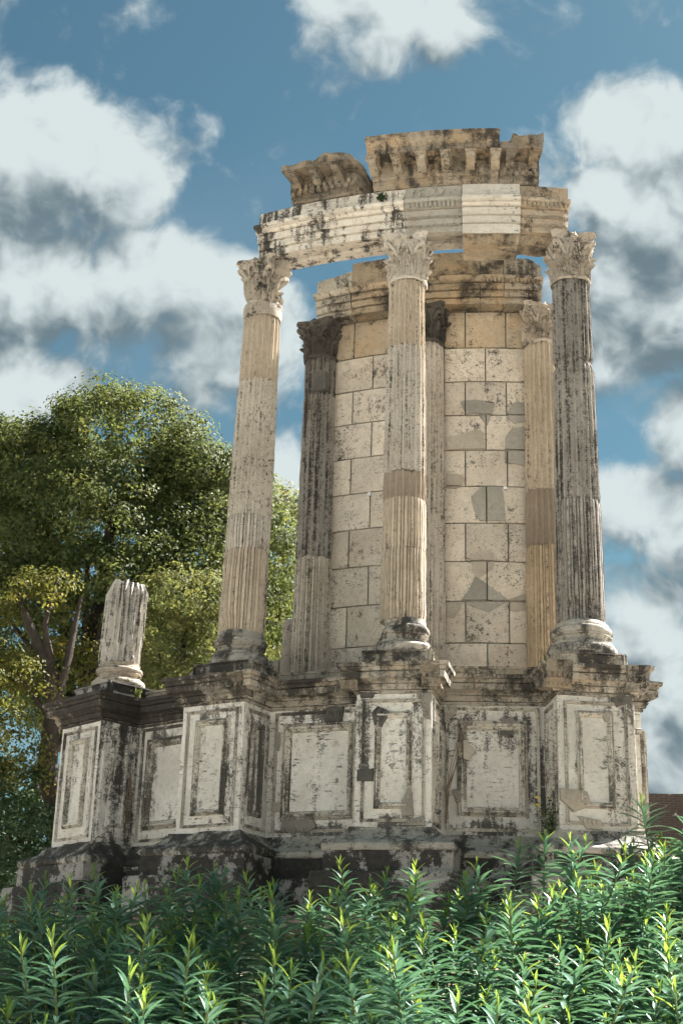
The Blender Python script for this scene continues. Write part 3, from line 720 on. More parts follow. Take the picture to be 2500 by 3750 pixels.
def capital(cx, cy, z0, z1, rn, rot, seed, parent, mat, erode=.012, damage=.0):
    mb = MB(); H = z1 - z0; hb = H * .84
    def bell(z):
        t = (z - z0) / hb; return rn * (.93 + .10 * t + .32 * max(0, t - .6) ** 1.4 * 2)
    lathe(mb, cx, cy, [(rn * 1.05, z0 - .035), (rn * 1.10, z0 - .02), (rn * 1.10, z0 + .005), (rn * 1.0, z0 + .015)], 40, capb=False, capt=False)
    lathe(mb, cx, cy, [(bell(z0 + hb * i / 12), z0 + hb * i / 12) for i in range(13)], 40)
    def leaf(a, zb, h, w, out, lobes):
        nr, nc = 13, 9; fr = []; bk = []
        for i in range(nr):
            s = i / (nr - 1)
            if s < .78: zz = zb + h * s / .78 * .95; ro = bell(zz) + .018 + out * .22 * s
            else:
                q = (s - .78) / .22; ang = q * 2.4
                zz = zb + h * .95 + .05 * math.sin(ang) - .02 * q; ro = bell(zb + h * .95) + .018 + out * .22 + out * (1 - math.cos(ang)) * .55
            ww = w * (.72 + .38 * math.sin(s * 2.6)) * (1 - .55 * max(0, s - .72) / .28) * (1 + .22 * math.sin(s * lobes * math.pi * 2))
            for j in range(nc):
                t = (j / (nc - 1) - .5) * 2
                aa = a + t * ww / max(ro, .1)
                rr = ro - .030 * abs(t) ** 1.6 + .016 * math.cos(t * math.pi * 4) * (.6 + .4 * s) + (.012 if j == nc // 2 else 0)
                fr.append((cx + rr * math.cos(aa), cy + rr * math.sin(aa), zz - .02 * abs(t) * s))
                rb = rr - .035
                bk.append((cx + rb * math.cos(aa), cy + rb * math.sin(aa), zz - .02 * abs(t) * s - (.03 if s > .8 else 0)))
        mb.add(fr, grid_faces(nr, nc)); st = len(mb.v); mb.add(bk, grid_faces(nr, nc, flip=True))
        a0, b0 = st - nr * nc, st
        ring = [i * nc for i in range(nr)] + [(nr - 1) * nc + j for j in range(1, nc)] + [i * nc + nc - 1 for i in range(nr - 2, -1, -1)]
        for q in range(len(ring) - 1):
            i, j = ring[q], ring[q + 1]; mb.f.append((a0 + i, a0 + j, b0 + j, b0 + i)); mb.m.append(0)
    for k in range(8): leaf(rot + (k + .5) * math.pi / 4, z0 + .005, hb * .42, .085, .055, 3)
    for k in range(8): leaf(rot + k * math.pi / 4, z0 + hb * .12, hb * .60, .080, .06, 3.5)
    # caulicoli and corner volutes
    for k in range(4):
        ac = rot + math.pi / 4 + k * math.pi / 2
        for sg in (-1, 1):
            pts = []; rr = []
            for i in range(9):
                t = i / 8; a = ac + sg * (.36 - .30 * t); z = z0 + hb * (.58 + .36 * t)
                r = bell(z) + .015 + .055 * t * t
                pts.append((cx + r * math.cos(a), cy + r * math.sin(a), z)); rr.append(.020 + .012 * t)
            # spiral end
            c = Vector((cx + (bell(z0 + hb * .9) + .055) * math.cos(ac + sg * .05), cy + (bell(z0 + hb * .9) + .055) * math.sin(ac + sg * .05), z0 + hb * .90))
            rd = Vector((math.cos(ac), math.sin(ac), 0))
            for i in range(11):
                t = i / 10; an = math.pi / 2 - t * 5.2; q = .048 * (1 - .65 * t)
                p = c + rd * math.cos(an) * q + ZV * math.sin(an) * q; pts.append(tuple(p)); rr.append(.030 - .010 * t)
            tube(mb, pts, rr, 7)
            # helix toward the middle of each face
            pts = []; rr = []
            af = ac + sg * math.pi / 4
            for i in range(8):
                t = i / 7; a = ac + sg * (.40 + .26 * t); z = z0 + hb * (.58 + .34 * math.sin(t * 1.7)); r = bell(z) + .022
                pts.append((cx + r * math.cos(a), cy + r * math.sin(a), z)); rr.append(.018)
            tube(mb, pts, rr, 6)
    # abacus with hollowed sides and cut corners
    def ab(scale):
        P = []
        for k in range(4):
            a0 = rot + math.pi / 4 + k * math.pi / 2; Rr = rn * 1.66 * scale
            pa = Vector((math.cos(a0 + .11) * Rr, math.sin(a0 + .11) * Rr)); a1 = a0 + math.pi / 2
            pb = Vector((math.cos(a1 - .11) * Rr, math.sin(a1 - .11) * Rr))
            mid = (pa + pb) / 2; nrm = mid.normalized()
            for i in range(9):
                t = i / 8; p = pa.lerp(pb, t) - nrm * (.06 * math.sin(math.pi * t)); P.append(p)
        return P
    rows = [(.78, z0 + hb * .97), (.90, z0 + hb * 1.0), (.93, z0 + hb * 1.08), (.97, z0 + hb * 1.10), (1.0, z0 + hb * 1.16), (1.0, z1), (.3, z1)]
    v = []
    for s, z in rows: v += [(cx + p.x, cy + p.y, z) for p in ab(s)]
    mb.add(v, grid_faces(len(rows), 36, True))
    for k in range(4):   # fleuron on each side
        a = rot + k * math.pi / 2; r = rn * 1.66 * .72 - .06 + .05
        vv = []
        c = Vector((cx + r * math.cos(a), cy + r * math.sin(a), z0 + hb * 1.07)); tv = Vector((-math.sin(a), math.cos(a), 0)); nv = Vector((math.cos(a), math.sin(a), 0))
        for ring, (s, h) in enumerate(((1, -.05), (.9, .02), (.35, .045))):
            for q in range(10):
                an = q * math.pi / 5; k2 = s * (.06 + .016 * math.cos(an * 5)); vv.append(c + tv * math.cos(an) * k2 + ZV * math.sin(an) * k2 + nv * h)
        vv.append(c + nv * .055)
        mb.add(vv, grid_faces(3, 10, True) + [(20 + q, 20 + (q + 1) % 10, 30) for q in range(10)])
    mb.rough(erode, 9, seed)
    if damage:
        for i, p in enumerate(mb.v):
            q = noise.noise(Vector((p[0] * 2.6 + seed * 3, p[1] * 2.6, p[2] * 2.2)))
            if q > .1:
                k = 1 - min(.30, (q - .1) * damage); mb.v[i] = (cx + (p[0] - cx) * k, cy + (p[1] - cy) * k, p[2])
    return mb.build('capital', M[mat], parent, smooth=42)

def column_plinth(th, parent, half=.412, z0=5.945, z1=6.155, mat='cornice', seed=0):
    O, U, N = frame_at(th, RC)
    mb = MB(); box(mb, O, U, N, -half, half, -half, half, z0, z1, step=.06); mb.rough(.006, 6, seed)
    o = mb.build('plinth_block', M[mat], parent, smooth=40)
    mb = MB()
    rframe(mb, O + N * (half), U, N, -half + .02, half - .02, z0 + .015, z1 - .012, [(i * .6, h * .9) for i, h in LINE]); mb.build('plinth_border', M[mat], parent, smooth=30)
    Us = -N
    mb = MB(); rframe(mb, O + U * half, Us, U, -half + .02, half - .02, z0 + .015, z1 - .012, [(i * .6, h * .9) for i, h in LINE]); mb.build('plinth_border', M[mat], parent, smooth=30)

def xy(r, th): p = tub(r, th, 0); return p[0], p[1]
col_spec = {
    1: dict(label='left standing fluted column, tan upper drum and split lower drum', drums=[(6.60, 7.68, 'cable', 'shaft_tan', .02, .02), (7.685, 8.15, 'cable', 'shaft_white', .01, .0), (8.15, 10.07, 'flute', 'shaft_rough', 0, .02), (10.075, 11.02, 'flute', 'shaft_tan', .02, 0), (11.025, 11.21, 'plain', 'capital', 0, 0)],
            cap='capital', base='base', bamp=.016, dent=[(-2.0, 6.68, .9, .14, .04), (-1.9, 7.62, .5, .22, .012)], k=1.02),
    2: dict(label='middle standing fluted column with a brown smooth band', drums=[(6.60, 7.49, 'cable', 'shaft_tan', .02, .015), (7.495, 8.15, 'cable', 'shaft_tan', .01, 0), (8.15, 8.51, 'flute', 'shaft_brown', 0, .02), (8.515, 10.26, 'flute', 'shaft_white', .03, .025), (10.265, 11.21, 'flute', 'shaft_tan', .03, 0)],
            cap='capital_pale', base='base', bamp=.03, dent=[(-1.45, 6.68, .5, .12, .035)], k=.97),
    3: dict(label='right standing fluted column, grey and streaked with black', drums=[(6.60, 8.15, 'cable', 'shaft_grey', .02, .02), (8.155, 10.07, 'flute', 'shaft_grey', .03, .04), (10.075, 11.21, 'flute', 'shaft_grey', .03, 0)],
            cap='capital', base='base', bamp=.012, dent=[(-1.5, 6.74, .8, .16, .045)], k=1.0)}
for ci, sp in col_spec.items():
    th = TH[ci]; cx, cy = xy(RC, th)
    c = empty('column', (0, 0, 0), label=sp['label']); c.parent = temple
    column_plinth(th, c, seed=ci)
    attic_base(cx, cy, 6.15, 6.605, (0, .38, .375, .42)[ci], ci * 7.7, sp['bamp'], c, sp['base'])
    lean_c = .013 if ci == 1 else 0.0
    for q, (z0, z1, kind, mat, j0, j1) in enumerate(sp['drums']):
        cx0, cy0 = cx, cy
        jx = .007 * noise.noise(Vector((ci * 5.1, q * 3.7, 1))) * 2
        kk = sp['k'] * (1.012 if mat in ('shaft_rough', 'shaft_white') and kind == 'flute' else 1)
        rf = (lambda z, kk=kk: rf_free(z) * kk)
        if kind == 'plain':
            mb = drum(cx + lean_c * (z0 - 6.6), cy, z0, z1, lambda z: .262, 'plain', amp=.003, seed=ci * 10 + q)
            o = mb.build('necking', M[mat], c, smooth=50); continue
        mb = drum(cx + lean_c * (z0 - 6.6) + jx, cy + jx * .6, z0, z1, rf, kind, jag0=j0, jag1=j1, seed=ci * 10 + q, rot=rad(th) + .05 + .04 * noise.noise(Vector((ci, q * 2.3, 7))), amp=.005, lean=(lean_c, 0), dent=[d for d in sp['dent'] if z0 - .1 <= d[1] <= z1])
        mb.build('drum', M[mat], c, smooth=48)
    capital(cx + lean_c * 4.6, cy, 11.225, 11.872, .240, rad(th), ci * 3.3, c, sp['cap'], erode=.011, damage=(.5, .9, .25, .2)[ci])

# broken stump on the far left pedestal
th = TH[0]; cx, cy = xy(RC, th)
stump = empty('column_stump', (0, 0, 0), label='broken leaning stump of a fluted marble column'); stump.parent = temple
column_plinth(th, stump, mat='plinth', seed=9)
attic_base(cx, cy, 6.155, 6.50, .36, 4.4, .016, stump, 'capital')
mb = drum(cx - .02, cy, 6.47, 7.62, lambda z: .282, 'flute', jag0=.03, jag1=.045, seed=5, rot=.1, amp=.01, lean=(.04, .0), dent=[(-1.2, 6.62, .9, .12, .05)])
mb.build('drum', M['shaft_stump'], stump, smooth=48)
# little stub and boulder behind the left column
cx, cy = xy(6.35, -29.5)
stb = empty('column_stub', (0, 0, 0), label='short fluted stub behind the left column'); stb.parent = temple
mb = drum(cx, cy, 6.0, 6.78, lambda z: .2, 'flute', nfl=16, jag1=.03, seed=15); mb.build('drum', M['shaft_white'], stb, smooth=48)
rocklump('broken_boulder', tub(7.22, -27.3, 6.12), .22, .2, .15, M['rock'], temple, seed=3)
rocklump('broken_boulder', tub(7.62, -23.6, 5.80), .40, .24, .17, M['rock'], temple, seed=8, rot=rad(-23))
rocklump('broken_boulder', tub(7.70, 13.4, 5.80), .17, .20, .16, M['rock'], temple, seed=11)

# carved cornice fragments at the broken corners of the pedestals
def carved_corner(ped, th, u, out, w, h, mat, seed):
    O, U, N = frame_at(th, RP)
    mb = MB(); box(mb, O, U, N, u - w / 2, u + w / 2, -.06, out, 5.66, 5.66 + h, step=.035)
    for i, p in enumerate(mb.v):
        P = Vector(p); t = (P.z - 5.66) / h; nn = (P - O).dot(N)
        if nn > 0: P -= N * (nn * (1 - t) * .55)
        mb.v[i] = tuple(P)
    mb.rough(.014, 7, seed)
    for q in range(max(2, int(w / .06))):
        uu = u - w / 2 + w * (q + .5) / max(2, int(w / .06))
        box(mb, O, U, N, uu - .018, uu + .018, out * .45, out * .72 + .02, 5.66 + h * .35, 5.66 + h * .55)
    eggs(mb, O, U, N, (u - w / 2 + .02, 5.66 + h * .2), (u + w / 2 - .02, 5.66 + h * .2), max(2, int(w / .05)), .05, out * .5)
    mb.build('carved_corner_block', M[mat], ped, smooth=40)
carved_corner(peds[2], TH[2], -.52, .17, .2, .28, 'cor_marble', 1)
carved_corner(peds[2], TH[2], .44, .22, .22, .27, 'cor_marble', 2)
carved_corner(peds[3], TH[3], -.45, .27, .30, .29, 'cor_marble', 3)
carved_corner(peds[3], TH[3], .46, .26, .26, .27, 'rock', 4)
carved_corner(peds[1], TH[1], .42, .24, .2, .25, 'cor_marble', 5)

# ---- cella wall of ashlar blocks
RW = 5.42; RW_IN = 4.85
wall = empty('cella_wall', (0, 0, 0), label='curved cella wall of pale ashlar with grey patches'); wall.parent = temple
courses = [11.76, 11.185, 10.655, 10.137, 9.606, 9.067, 8.53, 7.98, 7.421, 6.845, 6.3]
patches = [
 [(-1.94, 10.317), (-1.4, 10.353), (.4, 10.36), (3.26, 10.295), (2.44, 10.107), (2.07, 9.977), (1.28, 10.069), (.57, 10.163), (-1.04, 10.146)],
 [(6.05, 10.33), (7.9, 10.327), (7.9, 10.047), (5.92, 10.003), (4.85, 10.102), (5.23, 10.224)],
 [(-3.9, 9.801), (-1.4, 9.85), (.38, 9.912), (1.44, 9.865), (1.69, 9.608), (-3.9, 9.617)],
 [(4.53, 9.412), (4.64, 9.796), (5.55, 9.927), (7.9, 9.973), (7.9, 9.36), (6.49, 9.391)],
 [(-3.9, 9.257), (-1.88, 9.229), (-1.24, 9.174), (-1.77, 9.076), (-2.63, 9.023), (-3.9, 9.048)],
 [(-.39, 8.911), (1.32, 9.052), (3.98, 9.055), (4.38, 8.849), (4.56, 8.559), (.86, 8.555), (.02, 8.716)],
 [(-.74, 8.056), (2.09, 8.141), (2.93, 8.079), (2.7, 7.868), (.71, 7.742), (.19, 7.783), (-.43, 7.961)],
 [(.19, 7.762), (2.05, 7.639), (4.83, 7.437), (2.02, 7.258), (.58, 7.308), (-1.9, 7.421), (-.86, 7.555)],
 [(4.83, 7.437), (7.7, 7.559), (7.7, 7.344), (6.16, 7.277), (4.92, 7.294)],
 [(-3.9, 7.403), (-1.69, 7.39), (-2.0, 7.288), (-2.93, 7.176), (-3.9, 7.208)]]
patch_m = ['patch_a', 'patch_a', 'patch_b', 'patch_a', 'patch_b', 'patch_a', 'patch_b', 'patch_a', 'patch_b', 'patch_b']
def clip(poly, rect):
    t0, t1, z0, z1 = rect
    for ax, val, sg in ((0, t0, 1), (0, t1, -1), (1, z0, 1), (1, z1, -1)):
        o = []
        for i in range(len(poly)):
            a, b = poly[i], poly[(i + 1) % len(poly)]
            da, db = (a[ax] - val) * sg, (b[ax] - val) * sg
            if da >= 0: o.append(a)
            if (da >= 0) != (db >= 0):
                t = da / (da - db); o.append((a[0] + (b[0] - a[0]) * t, a[1] + (b[1] - a[1]) * t))
        poly = o
        if len(poly) < 3: return []
    return poly
def ashlar(t0, t1, z0, z1, mat, seed, rout=RW):
    mb = MB(); nt_, nz_ = max(2, int((t1 - t0) / .7)), max(2, int((z1 - z0) / .1))
    gap_t, gap_z = .085 + .05 * abs(noise.noise(Vector((seed, 4.2, 0)))), .008 + .006 * abs(noise.noise(Vector((seed, 9.2, 0)))); bev = .02
    v = []
    rout = rout + .008 * noise.noise(Vector((seed * 3.3, 1, 0)))
    def rows(r, inset):
        o = []
        for i in range(nz_ + 1):
            for j in range(nt_ + 1):
                t = t0 + gap_t + (t1 - t0 - 2 * gap_t) * j / nt_; z = z0 + gap_z + (z1 - z0 - 2 * gap_z) * i / nz_
                e = (i in (0, nz_)) or (j in (0, nt_))
                rr = r - (bev if e and inset else 0) + (.004 * noise.noise(Vector((t, z * 6, seed))) if inset else 0)
                o.append(tub(rr, t, z))
        return o
    a = rows(rout, True); mb.add(a, grid_faces(nz_ + 1, nt_ + 1))
    nc = nt_ + 1; ring = [j for j in range(nc)] + [i * nc + nt_ for i in range(1, nz_ + 1)] + [nz_ * nc + j for j in range(nt_ - 1, -1, -1)] + [i * nc for i in range(nz_ - 1, 0, -1)]
    back = []
    for q in ring:
        p = Vector(a[q]); r = math.hypot(p.x, p.y); back.append((p.x * (rout - .09) / r, p.y * (rout - .09) / r, p.z))
    st = len(mb.v); mb.add(back, []); m = len(ring)
    for q in range(m):
        mb.f.append((ring[q], st + q, st + (q + 1) % m, ring[(q + 1) % m])); mb.m.append(0)
    return mb.build('ashlar_block', M[mat], wall, smooth=30)
bay_ranges = [(-21.9, -8.6), (-4.35, 8.25)]
fracs = [[.25, .735], [.49]]
bi = 0
for (ta, tb) in bay_ranges:
    for c in range(10):
        z1, z0 = courses[c], courses[c + 1]
        js = [0] + fracs[c % 2] + [1]
        for i in range(len(js) - 1):
            t0 = ta + (tb - ta) * js[i]; t1 = ta + (tb - ta) * js[i + 1]; bi += 1
            mat = 'ashlar_top' if c == 0 else random.choice(['ashlar', 'ashlar_b', 'ashlar'])
            ashlar(t0, t1, z0, z1, mat, bi)
            if ta > -5:
                for pi, poly in enumerate(patches):
                    pc = clip(poly, (t0 + .11, t1 - .11, z0 + .012, z1 - .012))
                    if len(pc) < 3: continue
                    mb = MB(); dense = []
                    for q in range(len(pc)):
                        a, b = pc[q], pc[(q + 1) % len(pc)]
                        ns = max(1, int(max(abs(b[0] - a[0]) * .095, abs(b[1] - a[1])) / .05))
                        for s in range(ns):
                            t = s / ns; th_ = a[0] + (b[0] - a[0]) * t; z_ = a[1] + (b[1] - a[1]) * t
                            dense.append((th_, z_))
                    ar = sum(dense[q][0] * dense[(q + 1) % len(dense)][1] - dense[(q + 1) % len(dense)][0] * dense[q][1] for q in range(len(dense)))
                    if ar < 0: dense.reverse()
                    ct = sum(d[0] for d in dense) / len(dense); cz = sum(d[1] for d in dense) / len(dense); m = len(dense)
                    v = [tub(RW - .02, t, z) for t, z in dense] + [tub(RW + .010, t, z) for t, z in dense] + [tub(RW + .013, ct + (t - ct) * .55, cz + (z - cz) * .55) for t, z in dense] + [tub(RW + .014, ct, cz)]
                    f = []
                    for q in range(m):
                        j = (q + 1) % m; f += [(q, j, m + j, m + q), (m + q, m + j, 2 * m + j, 2 * m + q), (2 * m + q, 2 * m + j, 3 * m)]
                    mb.add(v, f); mb.build('repair_patch', M[patch_m[pi]], wall, smooth=30)
# backing behind the blocks and under the engaged columns
mb = MB(); ths = np.linspace(-25.6, 11.9, 60); v = []
prof = [(RW_IN, 6.0), (RW_IN, 11.74), (RW - .06, 11.74), (RW - .06, 6.0)]
for r, z in prof[::-1]:
    for t in ths: v.append(tub(r, t, z))
mb.add(v, grid_faces(4, len(ths), flip=False))
nc = len(ths)
mb.f += [(0, nc, 2 * nc, 3 * nc)[::-1], (nc - 1, 2 * nc - 1, 3 * nc - 1, 4 * nc - 1)]; mb.m += [0, 0]
mb.build('wall_backing', M['mortar'], wall, smooth=30)
# pilaster strips flanking the engaged columns
for t0, t1, mt in ((-25.7, -21.95, 'ashlar_dark'), (-8.55, -4.4, 'ashlar_top'), (8.3, 12.0, 'ashlar_b')):
    for zi in range(4):
        z0 = 6.2 + 1.385 * zi; z1 = z0 + 1.38
        o = ashlar(t0, t1, z0, z1, mt, zi + t0, rout=RW + .03)
# broken-down run of the wall left of the first engaged column
low = [(-27.6, -25.8, 6.2, 6.82, 'ashlar_b'), (-29.6, -27.7, 6.2, 6.82, 'ashlar_dark'), (-27.4, -25.8, 6.83, 7.42, 'ashlar_dark'), (-29.4, -27.5, 6.83, 7.36, 'ashlar_dark'), (-32.5, -29.7, 6.2, 6.80, 'ashlar_dark')]
for q, (t0, t1, z0, z1, mt) in enumerate(low): ashlar(t0, t1, z0, z1, mt, 50 + q)
mb = MB(); v = []; ths = np.linspace(-32.4, -25.6, 16)
for r, z in [(RW - .04, 6.0), (RW - .05, 7.30), (RW - .45, 7.25), (RW_IN, 6.0)]:
    for t in ths: v.append(tub(r, t, z - (.5 if t < -29.5 and z > 7 else 0)))
mb.add(v, grid_faces(4, len(ths))); mb.rough(.02, 4, 1); mb.build('wall_backing', M['ashlar_dark'], wall, smooth=30)
for th_, z_ in ((-15.44, 9.031), (4.5, 9.034)):
    O, U, N = frame_at(th_, RW); mb = MB(); box(mb, O, U, N, -.022, .022, -.01, .022, z_ - .022, z_ + .022); mb.build('survey_marker', M['marker'], wall)

# engaged columns
def rf_eng(z): t = (z - 6.3) / 4.85; return .275 - .040 * t
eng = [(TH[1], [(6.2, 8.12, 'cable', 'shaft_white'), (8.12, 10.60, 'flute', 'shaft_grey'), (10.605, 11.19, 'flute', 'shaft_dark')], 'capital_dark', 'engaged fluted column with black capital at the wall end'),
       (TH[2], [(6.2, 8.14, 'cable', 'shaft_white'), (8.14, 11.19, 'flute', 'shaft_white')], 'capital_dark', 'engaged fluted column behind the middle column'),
       (TH[3] - .15, [(6.2, 8.15, 'cable', 'shaft_orange'), (8.155, 8.96, 'flute', 'shaft_brown'), (8.97, 11.19, 'flute', 'shaft_tan')], 'capital', 'engaged column with an orange lower shaft beside the right column')]
for q, (th, drs, cm, lb) in enumerate(eng):
    cx, cy = xy(5.46, th); c = empty('engaged_column', (0, 0, 0), label=lb); c.parent = temple
    for i, (z0, z1, kind, mt) in enumerate(drs):
        mb = drum(cx, cy, z0, z1, rf_eng, kind, jag0=.02, jag1=.015, seed=60 + q * 5 + i, rot=rad(th), amp=.006); mb.build('drum', M[mt], c, smooth=48)
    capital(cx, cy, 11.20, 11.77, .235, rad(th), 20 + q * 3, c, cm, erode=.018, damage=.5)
    if q == 0:
        O, U, N = frame_at(th, 5.46); mb = MB(); box(mb, O, U, N, -.02, .215, .10, .235, 10.62, 10.90, step=.05); mb.rough(.006, 5); mb.build('plain_inset', M['frag'], c, smooth=40)

# ---- entablatures
def arc_block(t0, t1, prof, step=.55, amp=.005, scale=5, seed=0, shift=0.0, cut=None):
    n = max(2, int((t1 - t0) / step)); mb = MB(); v = []
    for r, z in prof:
        for j in range(n + 1):
            t = t0 + (t1 - t0) * j / n
            rr, zz = r + shift, z
            if cut: rr, zz = cut(t, (t - t0) / (t1 - t0), rr, zz)
            v.append(tub(rr, t, zz))
    k = len(prof); nc = n + 1
    f = []
    for i in range(k):
        for j in range(n):
            a = i * nc + j; b = a + 1; i2 = (i + 1) % k; f.append((a, b, i2 * nc + j + 1, i2 * nc + j))
    f.append(tuple(i * nc for i in range(k))[::-1]); f.append(tuple(i * nc + n for i in range(k)))
    mb.add(v, f)
    if amp: mb.rough(amp, scale, seed)
    return mb
def dens(prof, step=.07):
    o = []
    for i in range(len(prof)):
        a, b = prof[i], prof[(i + 1) % len(prof)]
        n = max(1, int(math.hypot(b[0] - a[0], b[1] - a[1]) / step))
        for s in range(n): o.append((a[0] + (b[0] - a[0]) * s / n, a[1] + (b[1] - a[1]) * s / n))
    return o
A_PROF = [(6.93, 11.88), (7.10, 11.88), (7.10, 11.93), (7.27, 11.93), (7.27, 11.88), (7.41, 11.865), (7.41, 11.958), (7.385, 11.96), (7.385, 11.972), (7.44, 11.973), (7.44, 12.062), (7.415, 12.064), (7.415, 12.076), (7.472, 12.077), (7.472, 12.17), (7.45, 12.172), (7.45, 12.184), (7.505, 12.186), (7.54, 12.212), (7.52, 12.214), (7.52, 12.226), (7.585, 12.24), (7.59, 12.285), (7.45, 12.31), (7.44, 12.545), (6.93, 12.55)]
ent = empty('outer_entablature', (0, 0, 0), label='curved architrave and frieze carried by the three columns'); ent.parent = temple
for q, (t0, t1, mt, sh) in enumerate(((-23.1, -6.86, 'ent', 0), (-6.80, -1.10, 'ent_marble', .012), (-1.04, 4.78, 'ent_white', .035), (4.84, 9.75, 'ent_marble_b', -.01))):
    def cut(t, s, r, z, q=q):
        if q == 2 and z < 11.9 and r > 7.4: z -= .05
        if q == 3 and s > .9 and r > 7.2: r -= .05 * (s - .9) * 10 * (1 if z < 12.2 else .2)
        return r, z
    arc_block(t0, t1, dens(A_PROF, .09), amp=.003 if q != 2 else .002, seed=q * 3, shift=sh, cut=cut).build('architrave_block', M[mt], ent, smooth=30)
# soffit beam behind the pale block
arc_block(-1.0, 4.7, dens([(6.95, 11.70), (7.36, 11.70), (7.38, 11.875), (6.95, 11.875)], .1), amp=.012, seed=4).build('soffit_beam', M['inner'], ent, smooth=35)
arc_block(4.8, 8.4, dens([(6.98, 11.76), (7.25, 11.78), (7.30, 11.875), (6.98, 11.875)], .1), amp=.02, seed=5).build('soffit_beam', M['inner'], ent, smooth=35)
# carved courses on the marble blocks
def carved_row(t0, t1, r, z, pitch, size, mat, parent, name):
    mb = MB(); n = int((t1 - t0) / pitch)
    for i in range(n):
        th = t0 + (t1 - t0) * (i + .5) / n; O, U, N = frame_at(th, 0)
        eggs(mb, O, U, N, (-size * .5, z), (size * .5, z), 1, size, r)
    mb.build(name, M[mat], parent, smooth=40)
for (t0, t1, mt, sh) in ((-6.6, -1.3, 'ent_marble', .012), (5.0, 9.4, 'ent_marble_b', -.01)):
    carved_row(t0, t1, 7.545 + sh, 12.205, .42, .066, mt, ent, 'leaf_moulding')
    carved_row(t0, t1, 7.472 + sh, 12.06, .24, .034, mt, ent, 'bead_moulding')
    carved_row(t0, t1, 7.438 + sh, 11.955, .24, .034, mt, ent, 'bead_moulding')
def relief(th, rad_, pts, r=.012, mat='ent_marble', name='frieze_relief'):
    O, U, N = frame_at(th, rad_); mb = MB()
    for line in pts:
        P = [O + U * u + ZV * z + N * 0 for u, z in line]; tube(mb, P, [r] * len(P), 6)
    return mb.build(name, M[mat], ent, smooth=50)
relief(-4.6, 7.462, [[(-.11, 12.33), (-.09, 12.42), (-.10, 12.49), (-.05, 12.51)], [(.00, 12.32), (.03, 12.40), (.10, 12.43), (.12, 12.50), (.07, 12.52)], [(.03, 12.34), (.10, 12.38), (.2, 12.44), (.24, 12.5)], [(.12, 12.47), (.2, 12.36), (.26, 12.33)], [(-.2, 12.32), (-.19, 12.45), (-.15, 12.51)]], .014)
def ring(c, rr, n=14): return [(c[0] + rr * math.cos(2 * math.pi * i / n), c[1] + rr * math.sin(2 * math.pi * i / n)) for i in range(n + 1)]
relief(7.3, 7.44, [ring((-.2, 12.43), .055), ring((-.2, 12.50), .018), ring((.14, 12.42), .055), [(.09, 12.49), (.14, 12.47), (.2, 12.5)], [(-.08, 12.36), (.0, 12.42), (.06, 12.5)], [(-.03, 12.39), (-.05, 12.46)], [(.0, 12.42), (-.01, 12.49)], [(-.01, 12.41), (.06, 12.42)]], .013, 'ent_marble_b')

# crowning cornice
C_PROF = [(6.98, 12.555), (7.46, 12.555), (7.475, 12.58), (7.51, 12.60), (7.50, 12.61), (7.50, 12.65), (7.535, 12.655), (7.54, 12.69), (7.52, 12.70), (7.52, 12.865), (7.83, 12.87), (7.835, 12.86), (7.85, 12.862), (7.85, 12.93), (7.835, 12.935), (7.87, 12.95), (7.89, 12.975), (7.94, 13.005), (7.955, 13.05), (7.96, 13.075), (6.98, 13.14)]
cor = empty('crowning_cornice', (0, 0, 0), label='three surviving blocks of modillion cornice on top'); cor.parent = temple
def modillion(th, mat, parent, w=.056, wornseed=0):
    O, U, N = frame_at(th, 0); mb = MB()
    prof = [(7.50, 12.735), (7.58, 12.725), (7.64, 12.75), (7.73, 12.775), (7.79, 12.775), (7.80, 12.80), (7.79, 12.869), (7.50, 12.867)]
    for s in (-1, 1): pass
    v = [O + N * r + ZV * z + U * (s * w) for s in (-1, 1) for r, z in prof]; k = len(prof)
    f = [(i, (i + 1) % k, k + (i + 1) % k, k + i) for i in range(k)] + [tuple(range(k))[::-1], tuple(range(k, 2 * k))]
    mb.add(v, f)
    box(mb, O, U, N, -w - .018, w + .018, 7.50, 7.83, 12.835, 12.868)
    mb.rough(.006 if mat == 'cor_pale' else .016, 9, wornseed); return mb.build('modillion', M[mat], parent, smooth=35)
blk = arc_block(-10.2, 2.58, dens(C_PROF, .08), amp=.003, seed=7).build('cornice_block', M['cor_top'], cor, smooth=32)
for i in range(6): modillion(-9.85 + 2.42 * i, 'cor_pale', blk, wornseed=i)
def broken(seed, lim, topcut):
    def c(t, s, r, z):
        if r > 7.2:
            q = noise.noise(Vector((t * .55 + seed, z * 5, seed))) + .5 * noise.noise(Vector((t * 1.7, z * 9, seed)))
            if z > 12.86: r = min(r, lim + .06 * q); z = min(z, topcut(s) + .05 * q)
            else: r -= .02 * max(0, q)
        else: z = min(z, topcut(s))
        return r, z
    return c
def lump(t, s, r, z, base=broken(2.1, 7.80, lambda s: 12.93 + .05 * math.sin(s * 3.0))):
    r, z = base(t, s, r, z)
    if r > 7.2:
        e = max(0, (s - .78) / .22); r -= .26 * e * e + .05 * e * max(0, noise.noise(Vector((z * 9, s * 7, 1)))); z -= .10 * e * e * (z > 12.8)
        e = max(0, (.06 - s) / .06); r -= .05 * e * (z < 12.7)
    return r, z
lb = arc_block(-19.2, -10.75, dens(C_PROF, .06), step=.3, amp=.014, scale=6, seed=3, cut=lump).build('cornice_block', M['cor_marble'], cor, smooth=35)
for i in range(3): modillion(-18.2 + 2.3 * i, 'cor_marble', lb, wornseed=i + 9)
rb = arc_block(2.64, 6.75, dens(C_PROF, .06), step=.3, amp=.014, scale=6, seed=5, cut=broken(5.7, 7.84, lambda s: 12.90 + (.15 if s > .3 else .02))).build('cornice_block', M['cor_marble'], cor, smooth=35)
for i in range(2): modillion(3.7 + 2.2 * i, 'cor_marble', rb, wornseed=i + 19)
